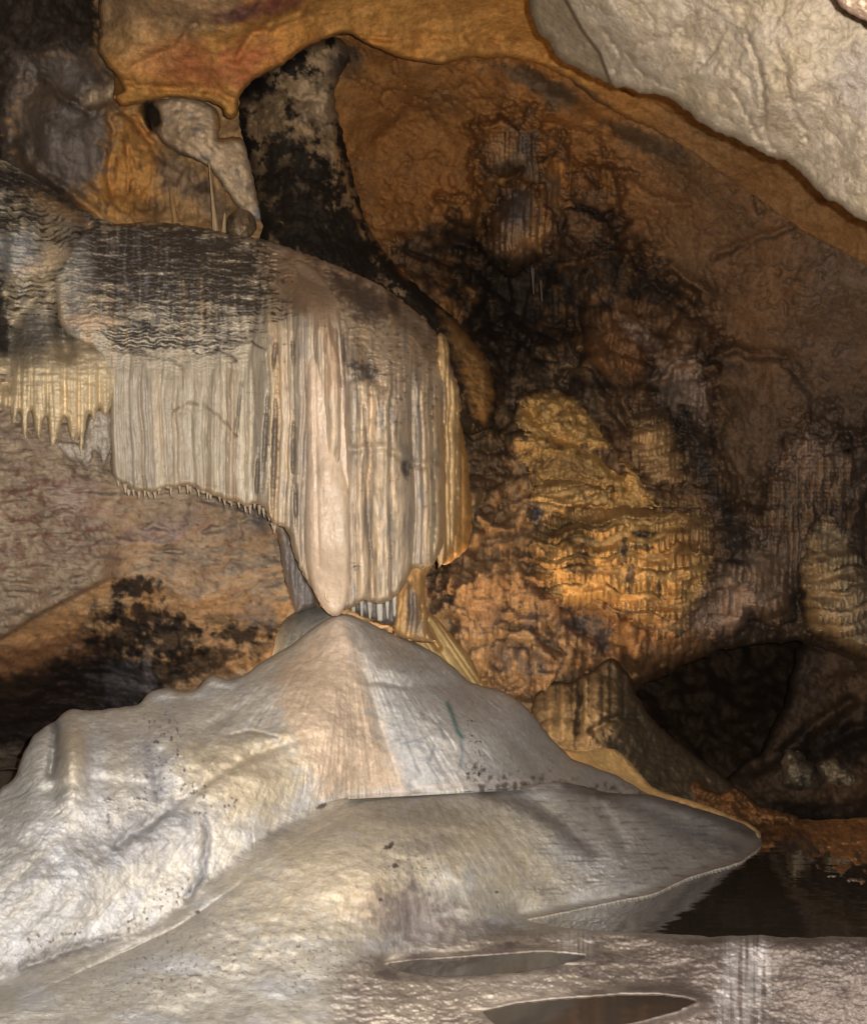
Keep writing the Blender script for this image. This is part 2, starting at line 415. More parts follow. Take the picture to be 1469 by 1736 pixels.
# ---- far wall of the hall
def far_wall():
    s = Sheet([(480, 20), (2050, 20), (2050, 1300), (1480, 1215), (1440, 1120), (1350, 1085), (1290, 1092), (1222, 1100), (1160, 1130), (1095, 1160), (1060, 1190), (1040, 1280), (700, 1280), (480, 1000)], 2.6, 5, 30, seed=1)
    s.tps([(500, 50, 10.2), (700, 110, 10.4), (700, 280, 11.6), (620, 420, 10.9), (950, 130, 10.0), (1000, 330, 11.4), (1250, 300, 10.2), (1469, 420, 9.6), (1650, 300, 9.0), (1300, 600, 10.9), (1469, 800, 11.3),
           (860, 520, 12.2), (800, 800, 10.8), (950, 760, 11.2), (1000, 950, 11.0), (1180, 950, 11.2), (1000, 1130, 11.5), (1200, 1085, 12.0), (1300, 1080, 12.4), (1469, 1080, 11.8), (750, 1150, 10.6), (500, 700, 10.5), (1650, 1100, 11.5)])
    s.edge(44, 0.9)
    X, Y = s.X, s.Y
    up = ss(620, 300, Y + 0.15 * (X - 900))                       # smooth vault against rough lower wall
    FR = s.poly([(815, 200), (900, 195), (960, 250), (1050, 300), (1060, 420), (1150, 480), (1215, 560), (1200, 640), (1225, 800), (1290, 860), (1330, 780), (1350, 715), (1460, 740), (2050, 780), (2050, 1160), (1330, 1090), (1220, 1100), (1100, 1160), (950, 1200), (760, 1150), (740, 900), (790, 740), (730, 560), (640, 480), (690, 400), (800, 330)], 26, 34, 40)
    s.D -= 0.16 * s.n(170, seed=1, octs=3)
    s.D -= 0.07 * s.n(80, 100, seed=2, warp=40)
    f1, f2 = s.cells(150, 110, 3, warp=60); s.D += 0.06 * ss(0.10, 0.0, f2 - f1) * (1 - FR)
    # draped flowstone: tiers of lips that bulge, overhang and hang in folds
    tw = Y + .35 * np.abs(X - 1090) + 70 * s.n(170, 150, seed=60, octs=2) + 16 * s.n(44, 36, seed=61, octs=3)
    cf, cid, _ = columns(X + .22 * (Y - 700) + 16 * s.n(70, 120, seed=62, octs=2), (26, 64), 77); cfine, _, _ = columns(X + 6 * s.n(30, 70, seed=63, octs=2), (6, 13), 78)
    tw = tw + 34 * hashid(cid, 3) * 1.0
    ph = (tw / 62.0) % 1.0; kid = np.floor(tw / 62.0).astype(int)
    lipa = (.07 + .22 * hashid(kid + cid * 3, 4)) * FR
    prof = np.sqrt(np.clip(1 - (1 - np.clip(ph * 3, 0, 1)) ** 2, 0, 1)) * (1 - .8 * ss(.35, 1., ph))
    s.D -= lipa * prof + FR * (.16 * cf * (.3 + .7 * hashid(cid, 9)) + .045 * cfine * ss(.25, .5, ph))
    b1, b2 = worley((X + 26 * s.n(60, seed=91)) / 96 , (Y + 26 * s.n(60, seed=92)) / 128, 21); bul = np.sqrt(np.clip(1 - (b1 / .72) ** 2, 0, 1))
    bs1, bs2 = worley((X + 14 * s.n(30, seed=93)) / 44, (Y + 14 * s.n(30, seed=94)) / 60, 31); bul2 = np.sqrt(np.clip(1 - (bs1 / .7) ** 2, 0, 1))
    s.D -= FR * (.46 * bul + .16 * bul2 * ss(-.3, .4, s.n(120, seed=95))) - .2 * FR
    LIPTOP = FR * ss(.30, .08, ph); DRIP = FR * ss(.3, .5, ph) * ss(.55, 0, cfine)
    lowr = ss(380, 620, Y + .5 * (X - 900) * -1 + 60 * s.n(80, seed=17)); s.D -= 0.015 * s.n(24, seed=7, octs=4, gain=0.6) * (.25 + lowr)
    s.D -= 0.008 * s.n(9, seed=8, octs=3, gain=0.7) * (.4 + lowr)
    s.D += .03 * ss(.93, 1.0, s.rid(90, 70, seed=19, warp=40))
    # large folds and ledges
    for p, wd, a in [([(1000, 330), (1040, 380), (1080, 430), (1150, 470), (1200, 500)], 14, .16), ([(1195, 610), (1235, 590), (1275, 600), (1330, 605)], 9, .16),
                     ([(1215, 560), (1190, 600), (1160, 620), (1110, 625)], 11, .2), ([(1340, 600), (1360, 650), (1400, 690)], 10, .12), ([(1225, 860), (1260, 850), (1290, 835), (1320, 790)], 7, .14),
                     ([(700, 390), (760, 400), (800, 385)], 6, .06), ([(860, 100), (930, 150), (990, 200), (1060, 240), (1100, 250)], 12, .1), ([(1210, 430), (1260, 410), (1330, 390), (1345, 380)], 7, .1),
                     ([(840, 190), (900, 205), (1000, 225), (1060, 290), (1090, 330), (1160, 345)], 7, .08), ([(770, 250), (760, 300), (790, 360)], 7, .06), ([(1290, 360), (1280, 335), (1310, 300)], 6, .08),
                     ([(640, 240), (700, 180), (760, 230), (730, 330)], 10, .06), ([(975, 560), (1000, 610), (1030, 660), (1060, 720)], 12, .3), ([(1100, 480), (1140, 500), (1180, 530)], 12, .25)]:
        s.D += a * s.line(p, wd, 5, seed=int(p[0][0]))
    for b, a in [((740, 290, 75, 110, 10), -.14), ((1045, 600, 70, 50, 20), -.55), ((1160, 590, 50, 60, 0), -.35), ((1330, 700, 60, 90, 20), -.12), ((1265, 740, 60, 80, 0), .12), ((870, 500, 95, 75, 40), .8), ((935, 600, 60, 60, 0), -.1),
                 ((900, 640, 80, 60, 40), .35), ((1160, 700, 60, 55, 0), .6), ((1215, 290, 60, 40, 25), -.12), ((1340, 500, 90, 60, 0), -.12), ((780, 440, 50, 35, 20), .3), ((1130, 520, 35, 30, 0), .25), ((990, 350, 70, 90, 20), -.12),
                 ((1190, 1030, 60, 50, -20), -.3), ((1080, 1070, 90, 60, -20), -.25), ((1340, 800, 60, 110, 0), -.2), ((1430, 760, 60, 60, 0), -.2)]:
        s.D += a * s.blob(*b, feather=.8, brk=.25, nsc=45)
    # curtains and drips low down
    # pigments, with lamplight and its falloff partly painted in
    s.base(c(150, 112, 72)).mottle(0.14, 120, 1); s.paint(ss(560, 300, Y) * ss(1200, 950, X), c(158, 106, 52), .8); s.paint(ss(520, 760, Y), c(142, 124, 100), .85); s.paint(LIPTOP, c(84, 66, 50), .6); s.paint(DRIP, c(90, 72, 54), .6); s.paint(FR * s.n(60, seed=66) * 1.5, c(96, 84, 74), .6); s.paint(FR * ss(.2, .02, b2 - b1), c(64, 52, 42), .5)  # vault orange deepened to carry the warm lamplight
    s.paint(s.n(190, seed=31, octs=3), c(158, 102, 54), 0.6 * 1)
    s.paint(ss(0.0, 0.8, s.n(60, seed=32, octs=5)), c(140, 104, 70), 0.5)
    s.paint(ss(1040, 1330, X + 0.2 * Y) , c(112, 84, 60), 0.85)  # wall painted darker to the right, where the lamplight falls off
    s.paint(s.blob(1440, 480, 90, 220, 10, feather=.6), c(96, 80, 66), .8)
    # dark ceiling patches
    for b in [((910, 140, 75, 17, 26), .9), ((950, 165, 40, 22, 20), .75), ((1105, 245, 85, 17, 24), .9), ((560, 80, 50, 16, 20), .9), ((590, 110, 28, 26, 0), .6), ((1200, 330, 120, 20, 35), .4)]:
        s.paint(s.blob(*b[0], feather=.35, brk=.4, seed=4), c(88, 72, 54), b[1])
    s.paint(ss(0.93, 1.03, s.rid(55, seed=5, warp=25)), c(60, 45, 34), .5); s.paint(ss(.93, 1.0, s.rid(90, 70, seed=19, warp=40)), c(50, 38, 30), .5)
    s.paint(ss(.15, .8, s.n(30, seed=71, octs=6, gain=.7)), c(104, 74, 46), .45)
    # shade of the central cleft painted black, among grey crusts
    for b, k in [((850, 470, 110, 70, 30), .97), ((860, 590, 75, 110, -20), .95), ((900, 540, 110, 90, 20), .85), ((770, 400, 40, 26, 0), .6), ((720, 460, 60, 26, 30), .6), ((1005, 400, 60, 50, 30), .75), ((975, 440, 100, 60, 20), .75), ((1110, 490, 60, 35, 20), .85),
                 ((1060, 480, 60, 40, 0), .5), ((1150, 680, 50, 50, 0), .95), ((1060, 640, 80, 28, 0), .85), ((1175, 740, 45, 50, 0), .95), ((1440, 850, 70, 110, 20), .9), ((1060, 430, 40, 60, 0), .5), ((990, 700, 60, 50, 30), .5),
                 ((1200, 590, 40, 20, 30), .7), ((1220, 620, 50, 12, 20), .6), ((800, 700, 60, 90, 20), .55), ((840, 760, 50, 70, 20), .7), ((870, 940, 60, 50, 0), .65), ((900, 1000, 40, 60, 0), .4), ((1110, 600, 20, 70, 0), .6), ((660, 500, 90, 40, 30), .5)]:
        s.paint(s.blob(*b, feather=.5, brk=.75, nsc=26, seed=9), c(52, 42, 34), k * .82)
    s.paint(s.poly([(880, 280), (930, 330), (960, 420), (1060, 520), (960, 560), (860, 470), (830, 330)], 10, 22) * ss(-.1, .5, s.n(20, 50, seed=41)), c(74, 64, 58), .7)
    s.paint(s.blob(1045, 590, 55, 42, 25, feather=.3), c(130, 92, 58), .7)
    for b in [(1150, 640, 40, 40, 0), (1180, 690, 22, 60, 0), (1085, 570, 40, 14, 40), (1240, 1045, 60, 40, -30), (1400, 800, 60, 70, 0), (1340, 830, 30, 80, 0), (1190, 1040, 80, 40, -25)]:
        s.paint(s.blob(*b, feather=.5, brk=.5), c(168, 142, 122), .65)
    s.paint(s.poly([(780, 1040), (900, 960), (1100, 1000), (1200, 1100), (1060, 1180), (980, 1160), (800, 1180)], 18, 24), c(176, 132, 88), .7)
    s.paint(s.blob(850, 1080, 130, 110, 0, feather=.8), c(118, 108, 94), .85)
    s.paint(s.poly([(1230, 900), (1469, 900), (1469, 1150), (1230, 1100)], 18, 24), c(112, 96, 82), .7)
    # grey-blue limestone windows with flame-shaped edges
    for b in [(835, 1040, 26, 18, 0), (860, 1110, 30, 26, 40), (905, 1130, 20, 22, 0), (990, 1060, 40, 16, 0), (1080, 960, 9, 30, 0), (1072, 1035, 18, 9, 0), (1150, 1060, 7, 20, 0), (905, 1050, 12, 20, 0), (1118, 990, 6, 18, 0), (775, 1020, 16, 14, 0), (1020, 1085, 14, 30, 20)]:
        s.paint(s.blob(*b, feather=.15, brk=.7, nsc=13, seed=3), c(92, 86, 86), .8)
    s.paint(ss(.2, .7, s.n(16, 44, seed=44, octs=5)) * ss(620, 760, Y), c(56, 46, 38), .65)
    s.paint(ss(.2, .6, s.n(9, 60, seed=45, octs=4)) * FR * ss(640, 760, Y), c(176, 146, 106), .4)
    s.paint(ss(1180, 1400, X) * ss(500, 760, Y), c(84, 70, 58), .6)  # falloff of light at lower right painted into the wall
    s.paint(s.blob(840, 900, 90, 180, 0, brk=.5), c(158, 122, 82), .45)
    global FW; FW = s
    tag(s.build('cave_wall', M_far, thick=1.2), kind='structure')
far_wall()

# ---- black hollow under the wall and the bank in front of it
def hollow():
    s = Sheet([(1000, 1040), (2050, 1010), (2050, 1460), (1000, 1460)], 5, 2, seed=2)
    s.tps([(1000, 1040, 15.5), (1300, 1100, 16.5), (2050, 1010, 14.5), (1000, 1460, 13.3), (2050, 1460, 12.6), (1300, 1300, 14.8)])
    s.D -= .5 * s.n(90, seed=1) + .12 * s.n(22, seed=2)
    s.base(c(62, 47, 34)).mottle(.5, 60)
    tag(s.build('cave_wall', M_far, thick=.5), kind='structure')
    # bank sloping down from the right with faint banding
    s = Sheet([(1240, 1440), (1110, 1340), (1150, 1300), (1215, 1330), (1290, 1270), (1330, 1190), (1350, 1100), (1400, 1060), (1500, 1130), (2050, 1130), (2050, 1450)], 3, 5, 30, seed=3)
    s.tps([(1240, 1430, 11.4), (1110, 1340, 11.6), (1300, 1280, 12.4), (1360, 1120, 12.8), (1469, 1160, 12.2), (1469, 1390, 11.0), (2050, 1200, 11.4), (1380, 1330, 11.9)])
    s.edge(20, .5)
    s.D -= .2 * s.n(70, seed=1) + .05 * s.n(22, seed=2, octs=4)
    s.D += .25 * s.line([(1440, 1190), (1380, 1230), (1310, 1290), (1260, 1310)], 12) + .2 * s.line([(1469, 1230), (1400, 1260), (1340, 1270)], 14)
    s.base(c(84, 66, 50)).mottle(.4, 50)
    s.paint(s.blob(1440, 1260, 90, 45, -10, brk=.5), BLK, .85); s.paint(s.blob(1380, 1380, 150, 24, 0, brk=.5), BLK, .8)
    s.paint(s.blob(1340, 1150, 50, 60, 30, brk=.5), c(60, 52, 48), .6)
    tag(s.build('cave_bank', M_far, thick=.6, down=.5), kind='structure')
hollow()

# ---- warm vault over the left and middle
def ceiling():
    s = Sheet([(168, -170), (170, 60), (164, 85), (183, 112), (200, 130), (212, 155), (190, 160), (205, 182), (250, 172), (300, 163), (350, 172), (376, 180), (384, 200), (398, 204), (403, 196), (404, 185), (407, 160), (424, 140), (444, 127), (462, 118), (482, 108), (510, 85),
               (545, 68), (578, 58), (598, 60), (622, 74), (652, 88), (685, 100), (720, 106), (748, 110), (772, 103), (800, 97), (830, 98), (862, 98), (895, 103), (925, 112), (965, 135), (1010, 172), (1060, 200), (1120, 225), (1180, 262), (1260, 320), (1360, 390), (1469, 450), (2050, 520), (2050, -170)], 2.6, 2.2, 16, seed=5)
    s.tps([(168, 0, 8.1), (180, 120, 8.2), (300, 160, 8.3), (400, 220, 8.3), (420, 60, 7.9), (300, 0, 7.6), (580, 58, 8.4), (750, 105, 9.0), (900, 105, 9.4), (1060, 200, 9.7), (1260, 320, 9.9), (1469, 450, 9.5), (600, 0, 8.2), (900, 0, 8.6), (1200, 100, 8.8), (1469, 250, 8.8), (1650, 100, 7.5), (700, -150, 7.2), (200, -150, 6.8), (1300, -150, 7.2)])
    s.edge(9, .14, ss(1200, 1000, s.X))
    s.D -= .10 * s.n(130, 100, seed=1) + .025 * s.n(45, seed=2, warp=20) + .005 * s.n(12, seed=3)
    s.D += .015 * ss(.93, 1, s.rid(50, seed=5, warp=20))
    s.D -= .05 * s.poly([(600, 62), (750, 60), (860, 70), (930, 90), (930, 115), (750, 112), (650, 92)], 6, 8)
    for p in [[(400, 30), (440, 60), (520, 30)], [(620, 70), (700, 60), (800, 68), (880, 75)], [(180, 130), (260, 150), (360, 150), (400, 170)], [(330, 40), (300, 80), (230, 110)], [(400, 100), (430, 50), (500, 20)], [(1060, 150), (1130, 190), (1240, 250)]]:
        s.D += .05 * s.line(p, 7, 4, seed=p[0][0])
    s.base(c(178, 128, 66)).mottle(.12, 90); s.mottle(.1, 14, 3)
    s.paint(ss(.0, .9, s.n(110, seed=11, octs=3)), c(190, 128, 60), .7)
    s.paint(s.poly([(100, -60), (440, -60), (400, 40), (240, 90), (160, 90)], 20, 20), c(134, 112, 86), .75)
    s.paint(s.blob(450, 12, 75, 16, -14, feather=.6), c(112, 60, 50), .9); s.paint(s.blob(400, 25, 40, 12, -10), c(104, 76, 64), .6)
    for b in [(330, 120, 100, 26, 5), (420, 100, 50, 30, -30), (290, 90, 60, 24, 0)]: s.paint(s.blob(*b, feather=.7, brk=.5), c(164, 96, 58), .75)
    s.paint(s.blob(240, 80, 60, 40, 0), c(196, 150, 92), .5)
    s.paint(ss(.92, 1.05, s.rid(34, seed=15, warp=16)) * ss(560, 700, s.X), c(92, 70, 44), .6)
    s.paint(s.blob(985, 165, 60, 20, 28, feather=.3), c(88, 74, 56), .8); s.paint(s.blob(1105, 243, 85, 15, 24, feather=.3, seed=2), c(80, 68, 52), .85)
    s.paint(s.blob(920, 140, 60, 14, 24, feather=.3, seed=2), c(96, 78, 58), .7)
    s.paint(ss(980, 1300, s.X + .4 * s.Y), c(116, 86, 56), .85); s.paint(ss(.1, .7, s.n(26, seed=77, octs=6, gain=.7)), c(126, 90, 50), .5)
    s.paint(s.blob(590, 66, 22, 10, 20), c(70, 60, 50), .7)
    tag(s.build('cave_ceiling', M_far, thick=.8, up=.5), kind='structure')
ceiling()

# ---- wall of the alcove on the upper left
def alcove_wall():
    s = Sheet([(-360, -170), (200, -170), (260, 60), (420, 120), (470, 300), (480, 460), (300, 440), (100, 420), (-360, 420)], 2.4, 2, seed=6)
    s.tps([(-150, -150, 6.2), (0, 0, 7.2), (100, 60, 7.8), (170, 60, 8.3), (0, 200, 7.4), (60, 330, 7.8), (130, 120, 8.2), (250, 250, 8.9), (300, 380, 8.7), (200, 350, 8.7), (420, 300, 9.1), (430, 400, 8.6), (230, 180, 9.0), (120, 260, 8.7)])
    X, Y = s.X, s.Y
    s.D -= .12 * s.n(75, seed=1, warp=30) + .025 * s.n(26, 40, seed=2, warp=12) + .006 * s.n(9, seed=3)
    # lighter boulders wedged at the top left
    for b, a in [((120, 130, 52, 30, 25), .22), ((175, 165, 42, 20, -40), .25), ((75, 130, 36, 22, 30), .15), ((100, 190, 60, 26, 40), .14), ((40, 210, 26, 60, 10), .2), ((140, 250, 44, 60, 20), .16), ((185, 240, 16, 60, 8), .12), ((215, 210, 14, 50, 4), .1)]:
        s.D -= a * s.blob(*b, feather=.9, brk=.2, nsc=50)
    s.D += .25 * s.blob(258, 195, 14, 24, -15, feather=.4, brk=.1)
    for p, wd, a in [([(185, 190), (195, 230), (182, 290), (190, 330)], 6, .08), ([(150, 190), (190, 180), (225, 200), (262, 250), (275, 270)], 7, .12), ([(75, 130), (110, 170), (150, 185)], 7, .12), ([(35, 240), (60, 290), (110, 320), (170, 370)], 10, .18),
                     ([(215, 250), (222, 300), (210, 340)], 4, .05), ([(300, 300), (295, 340), (305, 370)], 4, .05)]:
        s.D += a * s.line(p, wd, 4, seed=p[0][0])
    cw, _, _ = columns(X + 8 * s.n(40, seed=21), (8, 22), 8); s.D -= .04 * cw * s.poly([(180, 240), (400, 300), (440, 400), (190, 400)], 20, 10)
    s.base(c(176, 138, 92)).mottle(.18, 60)
    s.paint(s.poly([(180, 170), (240, 180), (270, 260), (260, 360), (220, 380), (120, 330), (160, 280)], 16, 22), c(196, 142, 76), .85)
    s.paint(s.poly([(60, 180), (170, 190), (175, 290), (110, 320), (50, 260)], 12, 16), c(126, 114, 104), .85)
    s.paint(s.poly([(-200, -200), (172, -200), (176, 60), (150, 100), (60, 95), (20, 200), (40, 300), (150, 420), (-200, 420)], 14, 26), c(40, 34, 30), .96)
    s.paint(s.poly([(20, 90), (170, 80), (200, 150), (190, 230), (150, 330), (60, 340), (10, 250)], 24, 22), c(104, 92, 82), .85)
    s.paint(s.poly([(60, 180), (170, 190), (175, 290), (110, 320), (50, 260)], 22, 22), c(124, 112, 102), .7)
    s.paint(s.blob(125, 128, 48, 24, 25, brk=.4), c(132, 122, 112), .85); s.paint(s.blob(70, 120, 26, 18, 30, brk=.4), c(96, 92, 88), .7); s.paint(s.blob(172, 158, 34, 16, -35, brk=.25), c(196, 170, 138), .85)
    s.paint(s.blob(118, 185, 18, 12, 0), c(120, 112, 106), .8); s.paint(s.blob(80, 330, 60, 26, 30), c(70, 62, 56), .8)
    s.paint(s.blob(40, 245, 6, 34, 4), c(96, 90, 78), .7)
    s.paint(s.blob(258, 197, 13, 24, -15, feather=.25, brk=.3), c(34, 28, 26), .95)
    s.paint(s.poly([(265, 250), (330, 285), (370, 320), (410, 400), (370, 400), (330, 340), (270, 320)], 8, 14), c(132, 112, 92), .7)
    s.paint(s.blob(250, 350, 30, 14, 0) , c(70, 54, 40), .6); s.paint(s.blob(345, 320, 16, 10, 0), c(60, 48, 40), .7)
    s.paint(ss(.3, .8, s.n(14, 30, seed=41, octs=5)), c(74, 58, 44), .6)
    s.paint(s.blob(190, 130, 28, 14, 0, brk=.5), BLK, .5)
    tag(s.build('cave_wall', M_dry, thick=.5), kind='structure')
OFFS = 0.4; alcove_wall(); OFFS = 0.0

# ---- low wall under the hanging curtain, lower left
def low_wall():
    s = Sheet([(-360, 620), (200, 640), (470, 740), (640, 900), (700, 1100), (640, 1250), (300, 1300), (-360, 1420)], 2.3, 2, seed=7)
    s.tps([(-150, 640, 6.6), (0, 700, 6.9), (100, 780, 7.0), (190, 830, 7.25), (190, 980, 7.5), (0, 1090, 7.2), (320, 860, 7.6), (450, 900, 7.9), (320, 960, 7.8), (470, 1080, 8.2), (300, 1080, 8.2), (100, 1150, 8.6), (0, 1250, 9.0), (250, 1200, 8.7), (-150, 1300, 9.0), (620, 1000, 8.6), (620, 1250, 8.8)])
    X, Y = s.X, s.Y
    led = np.interp(X, [-170, 0, 60, 110, 190, 230, 330, 420, 500], [1150, 1083, 1045, 1018, 978, 985, 1005, 1000, 1010])
    s.D -= .34 * ss(120, 0, led - Y) * ss(-5, 3, led - Y) * ss(240, 150, X); s.D += .02 * s.n(60, 5, seed=55) * ss(0, 60, led - Y + 10) * ss(200, 150, X)      # brow of the slab above the ledge
    s.D -= .09 * s.n(80, 36, seed=1, warp=25) + .018 * s.n(26, 12, seed=2, warp=10) + .006 * s.n(9, 6, seed=3, octs=4)
    s.D += .02 * ss(.9, 1, s.rid(70, 26, seed=9, warp=20))
    f1, f2 = s.cells(46, 26, 4, warp=18, rot=.4); s.D += .012 * ss(.12, 0, f2 - f1); s.D -= .03 * hashid(np.floor(f1 * 0).astype(int)) * 0
    for p, wd, a in [([(0, 850), (60, 830), (150, 880), (165, 960)], 6, .05), ([(0, 1060), (80, 1010), (165, 965)], 6, .08), ([(190, 915), (260, 890), (330, 905), (420, 880), (455, 870)], 5, .08), ([(230, 930), (300, 935), (380, 930), (465, 945)], 5, .1),
                     ([(330, 860), (300, 900), (260, 925)], 6, .06), ([(420, 870), (400, 910)], 5, .07), ([(0, 780), (80, 770), (130, 790)], 5, .05), ([(0, 1130), (110, 1095), (200, 1085)], 5, .06), ([(100, 1000), (30, 1030), (0, 1050)], 5, .05)]:
        s.D += a * .4 * s.line(p, wd, 7, seed=p[-1][0])
    for b, a in [((335, 870, 45, 30, -30), .1), ((420, 895, 26, 34, 0), .12), ((345, 975, 45, 25, 0), .1), ((200, 1070, 40, 30, 0), .12), ((270, 1110, 50, 34, 0), .15), ((400, 1100, 60, 30, 0), .1), ((210, 1030, 40, 20, 0), .1)]:
        s.D -= a * s.blob(*b, feather=.8, brk=.3, nsc=30)
    s.base(c(156, 138, 116)).mottle(.24, 40)
    s.paint(ss(-.1, .6, s.n(50, 28, seed=11, octs=5)), c(132, 112, 98), .7)
    s.paint(s.poly([(0, 800), (120, 780), (180, 860), (170, 960), (60, 1000), (-60, 960)], 20, 30) * ss(-.1, .5, s.n(22, 16, seed=12, octs=5)), c(116, 80, 64), .7)
    s.paint(s.blob(130, 850, 50, 30, 20, brk=.8, nsc=14), c(168, 146, 134), .5); s.paint(s.blob(270, 905, 70, 16, -10, brk=.7), c(150, 128, 124), .6)
    s.paint(s.poly([(0, 1000), (100, 930), (190, 960), (190, 985), (0, 1085), (-360, 1130)], 8, 10), c(148, 130, 110), .6)
    s.paint(s.poly([(-360, 1150), (0, 1085), (190, 980), (230, 985), (330, 1020), (430, 1005), (500, 1030), (480, 1110), (300, 1180), (100, 1200), (-360, 1300)], 6, 8), c(158, 128, 92), .85)  # orange lamplight under the ledge put into the colour
    s.paint(s.poly([(-360, 1170), (0, 1105), (110, 1070), (170, 1060), (200, 1120), (100, 1220), (-360, 1300)], 14, 12), c(104, 76, 56), .8)
    s.paint(s.poly([(-360, 1190), (0, 1150), (100, 1120), (220, 1110), (290, 1150), (260, 1260), (-360, 1420)], 14, 16), c(34, 27, 24), .96)  # black stain, also painting in the dark beyond the flash's reach
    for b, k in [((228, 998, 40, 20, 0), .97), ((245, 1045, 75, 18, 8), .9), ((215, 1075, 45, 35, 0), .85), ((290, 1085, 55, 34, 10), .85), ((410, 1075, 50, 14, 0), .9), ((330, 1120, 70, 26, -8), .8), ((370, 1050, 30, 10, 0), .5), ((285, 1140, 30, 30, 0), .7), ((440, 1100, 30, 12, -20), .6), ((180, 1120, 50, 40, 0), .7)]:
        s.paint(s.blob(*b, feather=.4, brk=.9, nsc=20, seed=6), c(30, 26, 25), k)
    s.paint(s.blob(220, 1160, 50, 34, 0, brk=.7), c(84, 82, 84), .7); s.paint(s.blob(440, 1040, 30, 20, 0, brk=.8), c(112, 106, 102), .7); s.paint(s.blob(440, 870, 20, 30, 0, brk=.3), c(112, 106, 104), .7)
    s.paint(s.blob(250, 1140, 8, 40, 0), c(118, 112, 112), .5); s.paint(s.blob(25, 1285, 60, 20, 0), c(100, 90, 78), .8)
    s.paint(ss(.25, .8, s.n(12, 9, seed=44, octs=5)) * .6, c(64, 48, 42), .8)
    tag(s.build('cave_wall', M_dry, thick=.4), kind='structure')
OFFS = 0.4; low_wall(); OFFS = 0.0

# ================================================================== ROCKS OVERHEAD
def hanging_rock():
    s = Sheet([(893, -170), (895, 0), (899, 28), (906, 44), (915, 60), (930, 70), (935, 80), (940, 95), (958, 108), (975, 113), (1000, 130), (1030, 140), (1040, 148), (1073, 150), (1085, 160), (1120, 160), (1140, 172), (1165, 190), (1185, 208), (1215, 225), (1245, 235), (1275, 250), (1310, 268), (1335, 275), (1355, 290), (1385, 322), (1402, 340), (1430, 352), (1447, 368), (1469, 375), (1560, 440), (2050, 470), (2050, -170)], 1.9, 3.5, 13, seed=8)
    s.tps([(893, -150, 5.2), (900, 0, 5.35), (960, 100, 5.5), (1080, 150, 5.2), (1200, 215, 5.0), (1350, 280, 4.8), (1469, 375, 4.6), (1650, 440, 4.3), (1000, 0, 4.9), (1200, 0, 4.45), (1400, 0, 4.2), (1300, 150, 4.45), (1100, 80, 4.9), (1469, 200, 4.35), (1300, -150, 4.0), (1650, 0, 3.9)])
    s.edge(14, .13)
    X, Y = s.X, s.Y
    # left facet lies further back
    cr = np.interp(Y, [-170, 0, 50, 90, 140, 160], [940, 958, 985, 1015, 1033, 1040])
    s.D += .22 * ss(4, -3, X - cr) - .08 * ss(40, 0, np.abs(X - cr - 25)) * 0
    s.D -= .07 * s.n(150, seed=1) + .009 * s.n(48, 60, seed=2, warp=25)
    f1, f2 = s.cells(58, 72, 3, warp=26, rot=-.5); s.D += .004 * ss(.12, 0, f2 - f1) - .008 * (1 - f1)
    f1b, f2b = s.cells(24, 28, 6, warp=14); s.D += .0018 * ss(.14, 0, f2b - f1b) - .002 * (1 - f1b)
    s.D -= .003 * s.n(12, seed=7); s.D -= .002 * s.n(5, seed=8, octs=3, gain=.7)
    s.base(c(148, 133, 112)).mottle(.09, 60)
    s.paint(ss(-.1, .7, s.n(80, seed=11, octs=4)), c(136, 120, 94), .7)
    s.paint(ss(.0, .7, s.n(60, seed=12, octs=4)), c(156, 142, 124), .6)
    s.paint(ss(4, -3, X - cr), c(122, 106, 82), .8)
    s.paint(ss(3, 0, s.sd), c(112, 72, 44), .5)
    s.paint(ss(.07, 0, f2 - f1), c(104, 88, 70), .35); s.paint(ss(.06, 0, f2b - f1b), c(112, 96, 76), .3); s.paint(ss(.95, 1.03, s.rid(40, 60, seed=33, warp=20)), c(88, 74, 58), .5); s.mottle(.10, 16, 5)
    s.paint(s.blob(1469, 140, 60, 60, 0), c(120, 112, 108), .5)
    for p, wd, a in [([(1315, 40), (1330, 0)], 5, .02), ([(1265, 60), (1285, 110), (1295, 180), (1295, 240), (1330, 275)], 6, .05), ([(1035, 140), (1050, 90), (1020, 50)], 5, .04), ([(1330, 130), (1340, 180), (1370, 230)], 6, .04), ([(1060, 90), (1090, 130), (1140, 150)], 5, .03), ([(1180, 120), (1210, 90), (1230, 40)], 5, .03), ([(1380, 320), (1420, 290), (1469, 270)], 6, .04), ([(1060, 80), (1130, 60), (1180, 20)], 5, .02), ([(1240, 150), (1265, 200), (1290, 240)], 5, .03)]:
        s.D += a * .45 * s.line(p, wd * .8, 6, seed=p[0][0]); s.paint(s.line(p, 2, 6, seed=p[0][0]), c(104, 88, 70), .3)
    o = s.build('hanging_rock', M_ceil, thick=1.0, up=.9)
    tag(o, 'large pale crackled slab of ceiling rock hanging in the top right corner', 'rock')
    # nearer nose of white rock right in the corner
    s = Sheet([(1380, -90), (1405, -20), (1418, 3), (1432, 18), (1446, 27), (1462, 33), (1480, 48), (1520, 60), (1640, 80), (1640, -90)], 1.6, 2.5, 9, seed=9)
    s.tps([(1380, -80, 3.25), (1420, 0, 3.2), (1469, 40, 3.15), (1640, 80, 2.9), (1640, -80, 2.7), (1480, -60, 2.95)])
    s.edge(10, .05); s.D -= .02 * s.n(26, seed=1) + .006 * s.n(8, seed=2)
    s.base(c(166, 140, 116)).mottle(.12, 20)
    s.paint(ss(5, 0, s.sd), c(120, 70, 50), .6)
    tag(s.build('rock_nose', M_ceil, thick=.6, up=.5), 'small bright knob of rock poking in at the extreme top right corner', 'rock')
hanging_rock()

